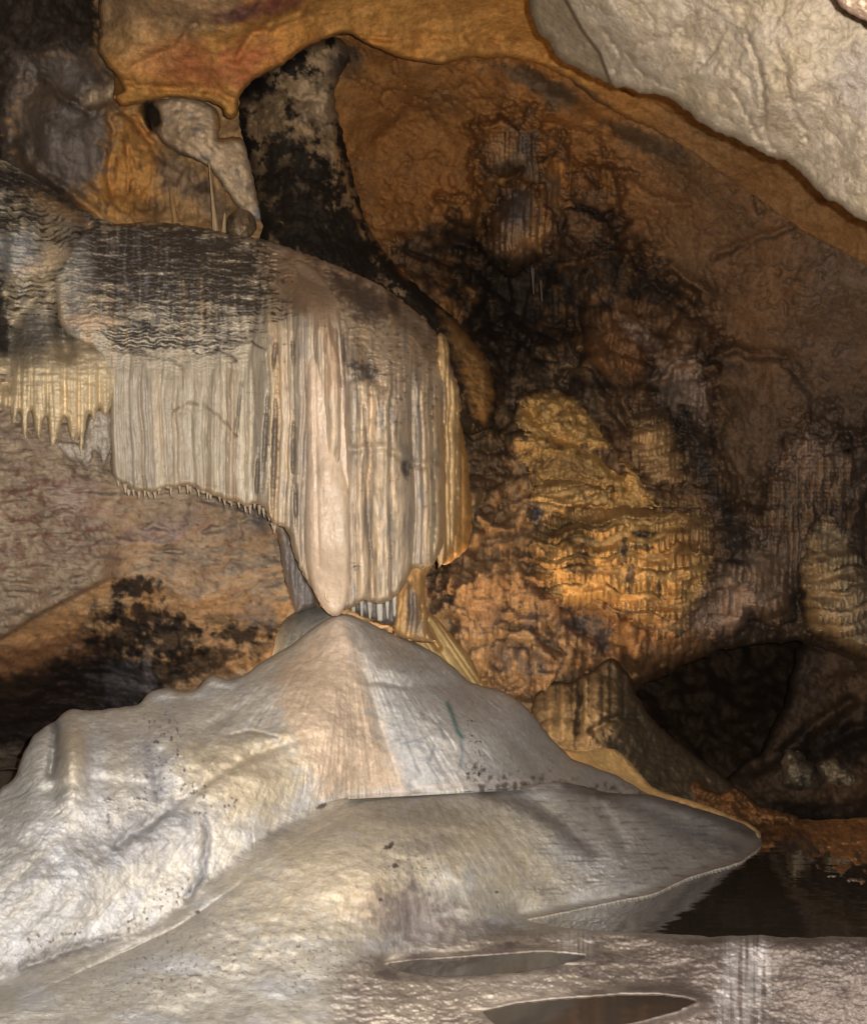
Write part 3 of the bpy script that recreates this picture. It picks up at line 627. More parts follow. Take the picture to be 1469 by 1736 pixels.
def dark_pillar():
    s = Sheet([(404, 190), (407, 158), (424, 138), (444, 124), (462, 115), (490, 98), (520, 78), (548, 66), (575, 62), (590, 78), (594, 100), (575, 130), (566, 160), (572, 195), (583, 235), (592, 275), (604, 320), (618, 370), (640, 410), (662, 440), (690, 470), (730, 505), (765, 535), (800, 575), (830, 610), (842, 660), (838, 720), (800, 740), (740, 700), (600, 560), (440, 470), (430, 420), (446, 385), (436, 355), (430, 310), (418, 262), (408, 225)], 2.0, 3, 14, seed=10)
    s.tps([(404, 190, 8.8), (430, 130, 8.7), (500, 100, 8.5), (560, 80, 8.6), (480, 200, 8.35), (430, 300, 8.7), (500, 300, 8.3), (570, 200, 8.7), (600, 320, 8.7), (540, 350, 8.25), (460, 420, 8.2), (640, 420, 8.75), (560, 450, 8.1), (700, 500, 8.8), (800, 590, 9.3), (830, 700, 9.5), (700, 600, 8.6), (600, 560, 8.4)])
    s.edge(22, .4)
    X, Y = s.X, s.Y
    s.D -= .06 * s.n(60, seed=1, warp=20) + .03 * s.n(20, 26, seed=2, warp=8) + .012 * s.n(7, seed=3, octs=4, gain=.6)
    s.D += .1 * s.line([(560, 130), (540, 170), (500, 170), (470, 130)], 10, 6) + .07 * s.line([(622, 380), (650, 430), (690, 480), (760, 545)], 6, 3)
    s.base(c(150, 124, 92)).mottle(.25, 24)
    k = s.n(34, 46, seed=21, octs=6, gain=.68)
    s.paint(ss(-.12, .12, k + .38 * ss(200, 420, Y) - .25 * ss(480, 600, X + .0 * Y) * ss(330, 100, Y) - .02), c(30, 25, 20), .97)
    s.paint(s.blob(425, 150, 34, 26, 0, brk=.5), BLK, .95); s.paint(s.blob(500, 330, 60, 120, -15, brk=.5), c(34, 27, 20), .8); s.paint(s.blob(560, 430, 110, 60, 35, brk=.6), c(34, 27, 20), .85)
    s.paint(s.blob(455, 200, 34, 26, 20, brk=.9, nsc=12), c(140, 116, 84), .7); s.paint(s.blob(540, 175, 34, 40, -20, brk=.6, nsc=14), c(176, 150, 116), .75)
    s.paint(s.blob(575, 110, 22, 26, 0, brk=.4), c(84, 74, 66), .7)
    s.paint(s.line([(566, 250), (585, 310), (604, 360), (620, 400)], 6, 4) * ss(-.3, .2, s.n(10, 20, seed=5)), c(178, 140, 92), .85)  # lamplit right edge painted as paler strokes
    s.paint(s.line([(640, 400), (668, 440), (690, 470)], 5, 3), c(160, 110, 66), .8)
    s.paint(s.poly([(740, 520), (810, 580), (836, 640), (830, 720), (800, 700), (780, 620)], 10, 10), c(150, 112, 66), .8)
    s.paint(s.poly([(700, 560), (760, 590), (790, 660), (790, 720), (720, 680)], 12, 16), c(60, 44, 30), .8)
    o = s.build('rock_pillar', M_dry, thick=.7)
    tag(o, 'leaning pillar of soot-blackened rock with tan patches behind the curtain top', 'rock pillar')
OFFS = 0.4; dark_pillar(); OFFS = 0.0

def white_bulge():
    s = Sheet([(246, 180), (262, 170), (300, 163), (340, 168), (370, 185), (375, 215), (368, 236), (390, 232), (412, 232), (420, 262), (430, 305), (437, 340), (448, 375), (440, 380), (420, 368), (398, 345), (372, 305), (352, 280), (335, 272), (305, 262), (282, 248), (268, 232), (256, 215)], 1.8, 2, 10, seed=11)
    s.tps([(246, 180, 8.75), (300, 170, 8.5), (370, 200, 8.5), (412, 240, 8.6), (445, 375, 8.6), (400, 320, 8.4), (330, 230, 8.3), (270, 225, 8.7)])
    s.edge(14, .16); s.D += .22 * s.blob(258, 196, 13, 24, -15, feather=.4, brk=.1)
    s.D -= .04 * s.n(36, seed=1) + .014 * s.n(12, seed=2, octs=4) ; s.D += .05 * s.line([(285, 232), (300, 240), (320, 245), (350, 275)], 5, 3)
    s.base(c(204, 176, 140)).mottle(.12, 26)
    s.paint(ss(0, .6, s.n(24, seed=4, octs=5)), c(150, 136, 124), .7)
    s.paint(s.blob(258, 197, 14, 24, -15, feather=.25, brk=.3), c(30, 25, 24), .96)
    s.paint(s.poly([(360, 180), (412, 215), (425, 240), (400, 245), (366, 240)], 6, 8), c(188, 138, 74), .8)
    s.paint(s.blob(440, 365, 14, 14, 0), c(128, 128, 132), .6); s.paint(s.line([(250, 205), (275, 240), (310, 262), (350, 280)], 5, 3), c(90, 74, 62), .7)
    tag(s.build('rock_bulge', M_dry, thick=.3), 'cream bulge of rock with a dark hole, left of the blackened pillar', 'rock')
    s = Sheet([(380, 402), (384, 375), (392, 360), (408, 352), (424, 358), (434, 372), (437, 388), (428, 398), (415, 410), (400, 408)], 1.6, 1.5, 8, seed=12)
    s.tps([(380, 400, 8.3), (410, 350, 8.35), (437, 390, 8.3), (410, 385, 8.1), (390, 370, 8.2)]); s.edge(12, .12)
    cw, _, _ = columns(s.X + 4 * noise(s.X / 9, s.Y / 14, 3), (6, 14), 3); s.D -= .02 * cw + .03 * s.n(12, seed=4)
    s.base(c(136, 114, 88)).mottle(.3, 12); s.paint(s.blob(388, 378, 8, 22, 10), c(52, 46, 42), .9)
    tag(s.build('ribbed_dripstone', M_drape, thick=.25), 'small ribbed flowstone knob on top of the curtain beside the thin dripstones', 'flowstone')
    for i, (x0, y0, x1, y1, w0, w1, lab) in enumerate([(354, 272, 366, 392, 3, 11, 'tall thin cream dripstone standing on the blackened curtain top'), (381, 360, 379, 394, 4, 9, 'short cream dripstone between the tall thin one and the ribbed knob'),
                                                  (288, 318, 300, 386, 7, 12, 'faint brown rib of dripstone on the orange alcove wall above the curtain')]):
        o = spike(x1, y1 + 6, x0, y0, w1, w0 * .6, 8.25 if i < 2 else 8.5, M_drape, c(176, 148, 112) if i < 2 else c(158, 122, 80), 'stalagmite', origin=P(x1, y1, 8.25), seed=i, ribs=5, power=1.0 if i else .6)
        tag(o, lab, 'stalagmite', 'thin dripstones above the curtain')
OFFS = 0.4; white_bulge(); OFFS = 0.0

# ================================================================== THE HANGING CURTAIN
CREAM = c(220, 198, 162); GREYC = c(194, 180, 156); TAN = c(200, 166, 124)
def curtain():
    root = thing('flowstone_curtain', 'huge domed flowstone curtain hanging above the mound, black rippled top and cream folds', 'flowstone curtain', P(450, 850, 7.2))
    O = tuple(root.location)
    # ---- the main body
    s = Sheet([(90, 470), (130, 400), (150, 386), (190, 379), (240, 377), (300, 379), (350, 386), (400, 400), (440, 404), (480, 416), (530, 434), (575, 452), (620, 472), (655, 490), (685, 512), (712, 535), (735, 558), (752, 582), (760, 605), (763, 640), (762, 680), (758, 720), (757, 780), (757, 850), (757, 905), (748, 935), (734, 957),
               (715, 966), (698, 962), (690, 985), (676, 1008), (658, 1020), (636, 1024), (614, 1016), (600, 1030), (560, 1036), (530, 1000), (508, 965), (498, 940), (490, 905), (478, 890), (462, 892), (455, 872), (446, 858), (432, 852), (420, 862), (404, 850), (385, 852), (372, 842), (350, 838), (330, 828), (312, 822), (296, 830), (278, 826),
               (262, 838), (246, 832), (232, 838), (218, 826), (200, 818), (190, 804), (187, 760), (186, 700), (184, 630), (160, 590), (125, 575), (100, 550)], 1.5, 2.2, 9, seed=20)
    s.tps([(95, 520, 7.12), (150, 400, 7.6), (190, 380, 7.9), (300, 380, 8.05), (440, 404, 8.1), (300, 450, 7.45), (430, 460, 7.5), (200, 450, 7.4), (560, 470, 7.55), (660, 510, 7.75), (735, 570, 7.95), (150, 560, 6.95), (200, 570, 7.0), (300, 560, 7.02), (430, 560, 6.98), (530, 600, 6.72), (560, 520, 6.95), (640, 600, 6.85), (720, 640, 7.15), (762, 700, 7.55),
           (200, 790, 7.0), (320, 800, 7.0), (440, 830, 6.9), (480, 700, 6.78), (560, 850, 6.66), (640, 850, 6.75), (700, 850, 6.95), (755, 850, 7.35), (640, 1000, 6.8), (530, 980, 6.75), (700, 960, 7.0), (300, 680, 7.0)])
    s.edge(10, .16)
    global BODY, BODY_D; BODY = s; BODY_D = s.D.copy()
    X, Y = s.X, s.Y
    wx = X + 9 * noise(X / 120, Y / 240, 3) + 2.5 * noise(X / 26, Y / 70, 5) + 1.2 * noise(X / 9, Y / 45, 8)
    right = ss(430, 460, X)
    start = np.interp(X, [90, 190, 300, 420, 440, 520, 600, 640, 700, 760], [590, 590, 610, 590, 500, 470, 560, 640, 600, 640]) + 22 * s.n(14, 900, seed=4)
    rm = ss(-10, 60, Y - start)
    c1, i1, w1 = columns(wx, (15, 34), 11); c2, i2, w2 = columns(wx + 40, (5, 12), 12); c3, i3, w3 = columns(wx, (42, 80), 13)
    a1 = .35 + .9 * hashid(i1, 1)
    s.D -= rm * (.036 * c1 * a1 * (1 + 1.0 * right) + .012 * c2 * (.5 + hashid(i2, 2)) + .13 * c3 * (.35 + .65 * right))
    # rippled crown: many small lips like roof tiles
    crown = ss(40, -10, Y - start)
    yy = Y + 5 * noise(X / 60, Y / 40, 6) + 5 * noise(X / 17, Y / 14, 9)
    rip = (yy / 6.5 + .6 * noise(X / 22, Y / 200, 12)) % 1.0
    rip2 = ((yy + 3 * noise(X / 9, Y / 9, 4)) / 13.0) % 1.0
    s.D -= crown * (.018 * rip * (1 - ss(.85, 1., rip)) + .016 * rip2 * (1 - ss(.88, 1, rip2))) * (.55 + .45 * (X < 470))
    s.D -= crown * .012 * s.n(26, 9, seed=14, octs=4)
    f1, f2 = s.cells(11, 9, 5, warp=4); peb = s.poly([(545, 480), (640, 500), (740, 570), (765, 640), (755, 720), (640, 740), (590, 640), (580, 560)], 20, 20)
    s.D -= peb * .016 * (1 - f1)
    s.D -= .004 * s.n(10, 28, seed=15, octs=3) + .02 * s.n(60, 90, seed=16)
    # slots and holes between the folds
    slots = [((466, 585), (464, 614), 2.6, .10), ((497, 572), (497, 608), 2.6, .10), ((453, 690), (446, 800), 2.6, .12), ((467, 695), (463, 830), 3.2, .12), ((498, 720), (497, 800), 2.6, .1), ((501, 830), (502, 880), 2.4, .1), ((618, 700), (622, 762), 2.4, .06), ((686, 786), (690, 806), 4, .08), ((409, 650), (402, 720), 2, .05), ((438, 780), (435, 840), 2.4, .1), ((579, 560), (581, 610), 4, .05)]
    for a, b, wd, dp in slots: s.D += dp * s.blob((a[0] + b[0]) / 2, (a[1] + b[1]) / 2, wd * 1.2, (b[1] - a[1]) * .55, math.degrees(math.atan2(a[0] - b[0], b[1] - a[1])), .8, .45, 18)
    # broad swelling folds on the right
    s.D -= .16 * s.blob(640, 690, 50, 90, 0, feather=.9, brk=0) + .06 * s.blob(635, 830, 48, 170, 0, feather=.8, brk=0) + .07 * s.blob(705, 860, 44, 120, 0, feather=.8, brk=0) + .10 * s.blob(545, 540, 40, 90, -8, feather=.9, brk=0)
    s.D += .05 * s.line([(596, 640), (625, 634), (650, 655)], 7, 3) + .05 * s.line([(600, 765), (650, 755), (700, 790), (750, 780)], 7, 5)
    # thin broken ledge lines in the lower curtain
    ledges = [[(295, 694), (312, 683), (335, 682), (355, 692), (385, 718), (400, 740)], [(190, 592), (235, 602), (290, 608), (310, 624)], [(170, 560), (215, 590), (300, 585), (350, 580), (400, 582)], [(200, 535), (270, 555), (330, 560), (400, 568), (450, 590)],
              [(170, 545), (230, 570), (290, 560), (370, 575), (420, 580)], [(300, 530), (380, 532), (430, 528)], [(330, 600), (380, 596), (400, 612)]]
    for i, p in enumerate(ledges):
        m = s.line(p, 1.8, 3.5, 14, seed=i * 3) * ss(-.5, 0, noise(X / 16, Y / 16, 91)); up = s.line([(a, b + 7) for a, b in p], 5, 3, 14, seed=i * 3)
        s.D += .02 * m - .008 * up
    # pigment
    s.base(GREYC).mottle(.1, 50)
    s.paint(right * ss(430, 520, X), c(226, 198, 164), .8)
    s.paint(ss(.0, .8, s.n(15, 190, seed=31, octs=4)), c(212, 178, 134), .65)
    s.paint(ss(.1, .8, s.n(12, 160, seed=32, octs=4)), c(148, 138, 126), .7)
    s.paint(ss(.45, 0, c2) * rm, c(128, 108, 88), .5)
    s.paint(ss(.6, 0, c1) * rm, c(132, 116, 96), .5)
    hc = hashid(i1, 5); s.paint(rm * (hc > .72), c(206, 170, 124), .5); s.paint(rm * (hc < .3), c(152, 142, 130), .55); s.paint(rm * (hashid(i2, 6) > .8), c(216, 200, 170), .4); s.paint(rm * (hashid(i2, 8) < .2), c(142, 122, 98), .45)
    s.paint(rm * right * ss(.1, .6, s.n(9, 60, seed=61, octs=4)), c(138, 130, 122), .6)
    s.paint(s.poly([(440, 410), (560, 450), (560, 520), (500, 540), (440, 480)], 16, 16), c(150, 122, 94), .75)
    s.paint(s.poly([(560, 455), (700, 525), (760, 600), (740, 640), (690, 560), (580, 500)], 10, 12), c(124, 104, 84), .75)
    s.paint(s.line([(500, 450), (540, 520), (560, 600), (560, 660)], 16, 3), c(206, 168, 132), .6)
    # black crust: follows the ripples, thins out downwards
    kk = s.n(60, 10, seed=33, octs=4, gain=.6); kv = s.n(7, 60, seed=34, octs=3)
    cov = s.poly([(80, 380), (190, 360), (300, 360), (410, 385), (440, 430), (470, 480), (500, 520), (450, 560), (330, 600), (190, 600), (150, 560), (120, 480)], 50, 34)
    blk = np.clip(cov * (1.12 - .55 * ss(440, 590, Y)) + .30 * (rip > .6) + .60 * kk + .22 * kv - .26, 0, 1)
    s.paint(ss(.3, .8, blk), c(52, 46, 43), .9)
    wash = s.poly([(190, 400), (260, 395), (300, 420), (290, 540), (240, 560), (190, 540)], 20, 20) * ss(.0, .6, s.n(8, 70, seed=35, octs=4))
    s.paint(wash, c(136, 130, 126), .55)
    s.paint(s.poly([(100, 400), (150, 395), (160, 470), (150, 560), (110, 570)], 14, 8), c(150, 142, 132), .6)
    s.paint(s.blob(150, 545, 50, 12, 0, brk=.4), c(208, 178, 146), .7)
    s.paint(s.poly([(170, 555), (240, 552), (330, 575), (420, 575), (400, 590), (300, 592), (200, 600)], 5, 9, 10) * (rip > .4), c(50, 45, 43), .85)
    for i, p in enumerate(ledges): s.paint(s.line(p, 1.5, 3.5, 14, seed=i * 3) * ss(-.5, 0, noise(X / 16, Y / 16, 91)), c(60, 54, 50), .85)
    s.paint(s.blob(600, 495, 55, 22, 28, brk=.8, nsc=12), c(74, 68, 64), .7); s.paint(s.blob(622, 530, 26, 22, 20, brk=.9, nsc=9), c(90, 84, 78), .7)
    s.paint(s.blob(618, 630, 26, 13, 25, brk=.7, nsc=9), c(70, 66, 64), .85); s.paint(s.blob(664, 512, 10, 22, -20, brk=.4), c(60, 54, 50), .8); s.paint(s.blob(688, 795, 8, 12, 0), c(60, 56, 58), .8)
    s.paint(ss(.2, .7, s.n(12, 10, seed=36, octs=4)) * peb, c(92, 86, 80), .6)
    s.paint(s.poly([(190, 600), (400, 620), (400, 820), (190, 800)], 20, 10), c(186, 172, 150), .5)
    s.paint(s.poly([(610, 820), (680, 820), (680, 1000), (620, 1010)], 12, 6) * ss(-.2, .5, s.n(7, 110, seed=38)), c(128, 116, 102), .7)
    s.paint(ss(22, 0, s.sd) * ss(760, 850, Y), c(206, 178, 140), .4)
    s.paint(ss(735, 762, X) * ss(640, 760, Y), c(210, 160, 96), .6)  # golden lamplight on the right edge painted in
    for a, b, wd, dp in slots: s.paint(s.blob((a[0] + b[0]) / 2, (a[1] + b[1]) / 2, wd * 1.1, (b[1] - a[1]) * .55, math.degrees(math.atan2(a[0] - b[0], b[1] - a[1])), .7, .45, 18), c(104, 94, 88), .75)
    s.build('curtain_body', M_drape, root, thick=.45, origin=O)['label'] = 'domed body of the curtain with black crust above and grey-cream folds below'

    # ---- smooth pink tongue
    s = Sheet([(496, 440), (512, 440), (535, 456), (556, 480), (570, 520), (577, 570), (580, 640), (582, 700), (588, 780), (592, 860), (594, 930), (593, 985), (588, 1025), (577, 1043), (570, 1047), (560, 1043), (545, 1030), (532, 1004), (526, 985), (519, 962), (516, 930), (517, 860), (520, 760), (520, 680), (520, 620), (524, 560), (517, 510), (506, 470)], 1.5, 1.2, 26, seed=21)
    s.tps([(480, 436, 7.72), (540, 470, 7.3), (530, 540, 6.78), (577, 560, 6.76), (550, 620, 6.5), (550, 800, 6.38), (520, 800, 6.48), (590, 800, 6.48), (555, 930, 6.38), (570, 1040, 6.55), (590, 1000, 6.52), (525, 970, 6.52)])
    s.edge(12, .07); s.D = np.where(s.Y < 1000, np.minimum(s.D, resample(BODY, BODY_D, s) - .17 * ss(425, 500, s.Y)), s.D)
    s.D -= .012 * s.n(40, 130, seed=1) + .003 * s.n(9, 14, seed=2)
    s.D += .03 * s.line([(536, 560), (533, 640), (536, 800), (540, 960)], 3, 1) * .5
    s.base(c(220, 194, 166)).mottle(.07, 40)
    s.paint(s.poly([(450, 420), (560, 450), (580, 560), (500, 560)], 30, 14), c(160, 132, 104), .8)
    s.paint(ss(.3, .9, s.n(14, 60, seed=5)), c(196, 170, 146), .4)
    s.paint(s.blob(578, 860, 12, 150, 0), c(208, 188, 160), .5)
    s.build('smooth_tongue', M_tongue, root, thick=.3, origin=O)['label'] = 'smooth wet pinkish tongue down the middle of the curtain'

    # ---- folds just left of the tongue, hanging free
    for i, (pts, dd, colr) in enumerate([
        ([(440, 640), (462, 640), (468, 700), (470, 760), (474, 820), (473, 860), (466, 872), (458, 850), (452, 800), (446, 720)], 6.9, CREAM),
        ([(470, 610), (497, 612), (500, 660), (498, 730), (500, 790), (497, 850), (490, 872), (480, 880), (474, 850), (476, 760), (470, 690)], 6.84, c(206, 176, 132)),
        ([(498, 610), (520, 612), (520, 700), (519, 800), (520, 900), (525, 985), (514, 966), (504, 946), (498, 900), (500, 800), (499, 700)], 6.72, c(208, 182, 146)),
        ([(592, 780), (612, 780), (616, 860), (613, 930), (612, 990), (606, 1010), (598, 1026), (590, 1030), (594, 960), (594, 860)], 6.7, c(178, 160, 132))]):
        s = Sheet(pts, 1.4, 2.2, 9, seed=30 + i); s.tps([(p[0], p[1], dd) for p in pts[::2]] + [(sum(p[0] for p in pts) / len(pts), 800, dd - .03)], .1)
        s.edge(12, .10); X, Y = s.X, s.Y
        cw, ii, ww = columns(X + 3 * noise(X / 20, Y / 40, i) + 1.5 * noise(X / 8, Y / 18, i + 3), (6, 13), 40 + i); s.D -= .024 * cw; s.D -= .008 * s.n(9, 20, seed=2)
        s.base(colr).mottle(.1, 16); s.paint(ss(.6, 0, cw), c(140, 108, 76), .55)
        s.build('fold', M_drape, root, thick=.12, origin=O)

    # ---- golden flange down the right edge
    s = Sheet([(742, 560), (756, 572), (762, 592), (763, 612), (766, 628), (772, 640), (778, 655), (777, 672), (782, 690), (779, 715), (780, 760), (782, 800), (780, 850), (776, 890), (768, 925), (756, 950), (742, 966), (735, 900), (738, 760), (738, 640)], 1.5, 2.6, 8, seed=22)
    s.tps([(742, 560, 7.75), (762, 600, 7.62), (780, 690, 7.6), (782, 800, 7.55), (770, 900, 7.4), (742, 960, 7.2), (740, 760, 7.3), (740, 640, 7.45)])
    s.edge(12, .16); X, Y = s.X, s.Y
    cw, _, _ = columns(X + 3 * noise(X / 20, Y / 40, 2), (7, 14), 9); s.D -= .03 * cw + .01 * s.n(10, 20, seed=2)
    s.base(c(214, 176, 122)).mottle(.12, 22); s.paint(ss(.2, .7, s.n(8, 60, seed=4)), c(130, 112, 92), .6)
    s.build('flange', M_drape, root, thick=.3, origin=O)
    s = Sheet([(740, 700), (775, 690), (790, 760), (797, 830), (800, 880), (792, 930), (770, 950), (745, 960)], 1.8, 3, 10, seed=23)
    s.tps([(740, 700, 8.1), (790, 760, 8.2), (800, 880, 8.2), (745, 960, 7.8), (760, 850, 7.9)]); s.edge(14, .16)
    cw, _, _ = columns(s.X, (8, 16), 19); s.D -= .04 * cw + .01 * s.n(10, 20, seed=2)
    s.base(c(190, 142, 84)).mottle(.15, 22); s.build('flange', M_drape, root, thick=.3, origin=O)

    # ---- the footed column joining curtain and mound
    s = Sheet([(664, 900), (748, 900), (746, 935), (738, 952), (730, 962), (722, 972), (720, 990), (719, 1010), (722, 1026), (726, 1040), (725, 1058), (730, 1072), (742, 1090), (700, 1086), (668, 1078), (664, 1066), (671, 1040), (670, 1010), (672, 985), (668, 960)], 1.4, 1.8, 9, seed=24)
    s.tps([(664, 900, 6.98), (748, 900, 7.2), (720, 975, 7.15), (672, 985, 7.05), (696, 1000, 6.93), (726, 1040, 7.05), (668, 1078, 6.85), (742, 1090, 6.95), (700, 1060, 6.84)])
    s.edge(13, .16); X, Y = s.X, s.Y
    cw, _, _ = columns(X + 4 * noise(X / 20, Y / 30, 7) + (Y - 1000) * .12, (9, 20), 21); s.D -= .035 * cw; s.D -= .012 * s.n(12, 24, seed=3)
    s.D += .05 * s.line([(693, 985), (697, 1020), (694, 1075)], 4, 2)
    s.base(c(206, 162, 104)).mottle(.12, 20); s.paint(s.blob(700, 1035, 11, 40, -8, brk=.6, nsc=12), c(112, 104, 100), .85); s.paint(s.blob(706, 1062, 20, 14, 0), c(176, 160, 138), .5)
    s.paint(s.poly([(664, 890), (750, 890), (745, 940), (670, 960)], 12, 6) * ss(-.3, .3, s.n(7, 60, seed=4)), c(132, 118, 100), .7)
    s.build('drip_column', M_drape, root, thick=.3, origin=O)['label'] = 'golden brown footed column joining the curtain to the mound'
    # dark sheets in shade behind
    for pts, d0 in [([(440, 860), (470, 880), (492, 900), (512, 960), (535, 1000), (540, 1030), (500, 1040), (495, 1020), (484, 990), (478, 960), (474, 920), (468, 895)], 7.35), ([(590, 960), (690, 960), (690, 1010), (680, 1065), (650, 1060), (600, 1040)], 7.25)]:
        s = Sheet(pts, 1.8, 2, 12, seed=25); s.tps([(p[0], p[1], d0) for p in pts[::3]] + [(510, 950, d0)], .1); s.edge(12, .12)
        cw, _, _ = columns(s.X, (9, 18), 23); s.D -= .03 * cw + .01 * s.n(12, seed=2)
        s.base(c(124, 114, 106)).mottle(.2, 18); s.paint(s.blob(478, 870, 40, 40, 0), c(170, 150, 126), .5)
        s.build('rear_sheet', M_drape, root, thick=.15, origin=O)
    # short white stalactites under the right folds
    for i, (x, y0, y1, w0) in enumerate([(612, 1004, 1047, 11), (598, 1015, 1038, 9), (626, 1012, 1050, 15), (643, 1015, 1054, 14), (656, 1010, 1050, 10), (668, 1000, 1046, 8)]):
        spike(x, y0, x + 1, y1, w0, 3 if i % 2 == 0 else w0 * .7, 6.98, M_drape, c(184, 176, 158), parent=root, origin=O, seed=i, ribs=4)
    # fringe of little drips along the curtain's hem
    rs = random.Random(5)
    hem = [(200, 816), (212, 826), (218, 836), (226, 834), (236, 838), (246, 834), (252, 838), (262, 840), (270, 830), (290, 830), (304, 826), (318, 826), (322, 830), (336, 832), (352, 840), (357, 842), (372, 846), (380, 850), (392, 852), (404, 856), (415, 860), (424, 862), (432, 858), (440, 862), (446, 866), (456, 876), (462, 892), (466, 894)]
    for i, (x, y) in enumerate(hem):
        L = rs.uniform(8, 18); spike(x, y - 5, x + rs.uniform(-1, 2), y + L * .6, rs.uniform(5, 9), 1.8, 7.0, M_drape, c(176, 158, 132), parent=root, origin=O, seed=i)
    for i, (x, y) in enumerate([(300, 812), (285, 818), (322, 812), (270, 822), (235, 822), (390, 842), (420, 848), (345, 826)]):
        spike(x, y - 10, x, y + 11, 20, 7, 6.99, M_drape, c(176, 158, 130), parent=root, origin=O, seed=i + 50, ribs=5)
OFFS = 0.4; curtain(); OFFS = 0.0

def left_curtain():
    root = thing('flowstone_curtain', 'dark rippled flowstone shoulder at the left edge ending in a row of pointed cream teeth', 'flowstone curtain', P(80, 650, 6.6)); O = tuple(root.location)
    s = Sheet([(-360, 200), (-40, 240), (20, 280), (60, 300), (95, 325), (130, 350), (165, 370), (195, 380), (180, 420), (175, 480), (185, 560), (198, 590), (198, 640), (194, 680), (184, 700), (178, 712), (171, 690), (166, 690), (160, 722), (152, 696), (148, 704), (144, 736), (138, 772), (133, 770), (134, 738), (130, 730), (126, 752), (118, 740), (113, 705), (108, 706), (100, 735), (88, 760), (84, 740), (80, 700), (74, 712), (68, 746), (62, 738), (56, 712), (53, 688), (49, 700), (44, 746), (38, 738), (36, 704), (32, 692), (28, 712), (22, 722), (17, 690), (12, 686), (7, 698), (0, 684), (-20, 680), (-30, 700), (-45, 670), (-360, 640)], 1.4, 1.6, 9, seed=26)
    s.tps([(-150, 220, 6.9), (0, 270, 7.4), (100, 330, 7.6), (190, 380, 7.95), (60, 400, 6.95), (150, 440, 7.6), (170, 520, 7.5), (0, 420, 6.8), (-150, 450, 6.1), (100, 480, 7.25), (20, 560, 7.2), (60, 620, 6.8), (130, 600, 6.9), (190, 600, 7.03), (0, 680, 6.85), (100, 720, 6.85), (190, 700, 7.05), (-150, 630, 6.5)])
    s.edge(9, .10, ss(640, 680, s.Y)); X, Y = s.X, s.Y
    s.D -= .12 * s.blob(60, 400, 90, 60, 20, feather=.8, brk=.1) ; s.D += .22 * s.line([(150, 370), (140, 420), (118, 470), (105, 530), (112, 600)], 14, 5) + .18 * s.line([(0, 330), (-5, 450), (12, 540), (20, 600), (10, 650)], 16, 5) + .12 * s.line([(100, 470), (60, 500), (30, 540)], 12, 4)
    yy = Y - .35 * X * ss(130, 60, X) * ss(520, 380, Y) + 6 * noise(X / 45, Y / 30, 6) + 5 * noise(X / 15, Y / 12, 9)
    rip = (yy / 10.5) % 1.0; rm = ss(600, 560, Y)
    s.D -= rm * .030 * rip * (1 - ss(.86, 1, rip)); s.D -= .02 * s.n(30, 12, seed=3, octs=4); s.D -= .004 * s.n(6, seed=9)
    cw, i1, _ = columns(X + 5 * noise(X / 60, Y / 90, 2), (18, 36), 31); vl = np.array([-170, -120, -80, -45, -20, 2, 17, 34, 55, 81, 110, 134, 152, 169, 200]); ti = np.clip(np.searchsorted(vl, X) - 1, 0, 13); tt = (X - vl[ti]) / (vl[ti + 1] - vl[ti])
    tooth = np.sqrt(np.clip(1 - (2 * tt - 1) ** 2, 0, 1)); s.D -= (.035 * cw + .10 * tooth) * ss(580, 680, Y)
    cw2, _, _ = columns(X, (6, 12), 32); s.D -= .012 * cw2 * ss(590, 640, Y)
    s.base(c(186, 168, 138)).mottle(.12, 40)
    s.paint(ss(-.1, .5, s.n(34, 80, seed=7)), c(146, 140, 130), .6)
    top = ss(640, 540, Y + 14 * s.n(20, seed=8)); mid = .5 * s.n(50, 12, seed=33, octs=4, gain=.65) + .35 * (rip > .62) + .3 * ss(470, 300, Y) + .25 * s.n(12, 40, seed=34)
    s.paint(ss(.1, .6, mid + .05) * top, c(44, 40, 38), .92)
    s.paint(s.poly([(-360, 200), (60, 290), (200, 375), (120, 360), (30, 330), (-360, 330)], 14, 12), c(52, 46, 42), .8)
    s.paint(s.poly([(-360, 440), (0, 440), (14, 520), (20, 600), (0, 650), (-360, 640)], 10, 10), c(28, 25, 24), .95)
    s.paint(s.poly([(20, 560), (60, 530), (160, 570), (180, 600), (70, 620), (20, 640)], 10, 10, 12), c(104, 98, 90), .7)
    s.paint(s.blob(75, 445, 50, 16, -20, brk=.5, nsc=14), c(214, 186, 148), .75); s.paint(s.blob(120, 600, 40, 22, 0, brk=.4), c(196, 172, 136), .6); s.paint(s.blob(30, 430, 40, 34, 0, brk=.4), c(140, 140, 142), .6)
    s.paint(s.blob(100, 355, 60, 12, 28, brk=.5, nsc=14), c(190, 156, 116), .6)
    s.paint(ss(585, 635, Y + 10 * s.n(20)), c(226, 204, 164), .9); s.paint(ss(.35, 0, tooth) * ss(640, 690, Y), c(128, 112, 90), .7); s.paint(ss(.1, .7, s.n(8, 90, seed=12)) * ss(600, 640, Y), c(168, 152, 126), .5)
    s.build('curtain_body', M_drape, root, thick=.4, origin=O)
    for i, (x, y0, y1, w0, dx) in enumerate([] and [(8, 640, 706, 40, -4), (26, 640, 716, 34, 0), (42, 650, 732, 26, -3), (66, 630, 756, 54, 2), (88, 650, 748, 24, -2), (110, 640, 758, 44, -8), (96, 670, 752, 26, 2), (134, 630, 756, 46, 0), (152, 640, 752, 30, -6), (168, 660, 736, 22, -6), (180, 660, 716, 18, -6), (44, 690, 742, 14, 0)]):
        spike(x, y0, x + dx, y1, w0, 4, 6.70 + .02 * (i % 3), M_drape, c(196, 174, 134), parent=root, origin=O, seed=i + 3, ribs=4, power=1.6)
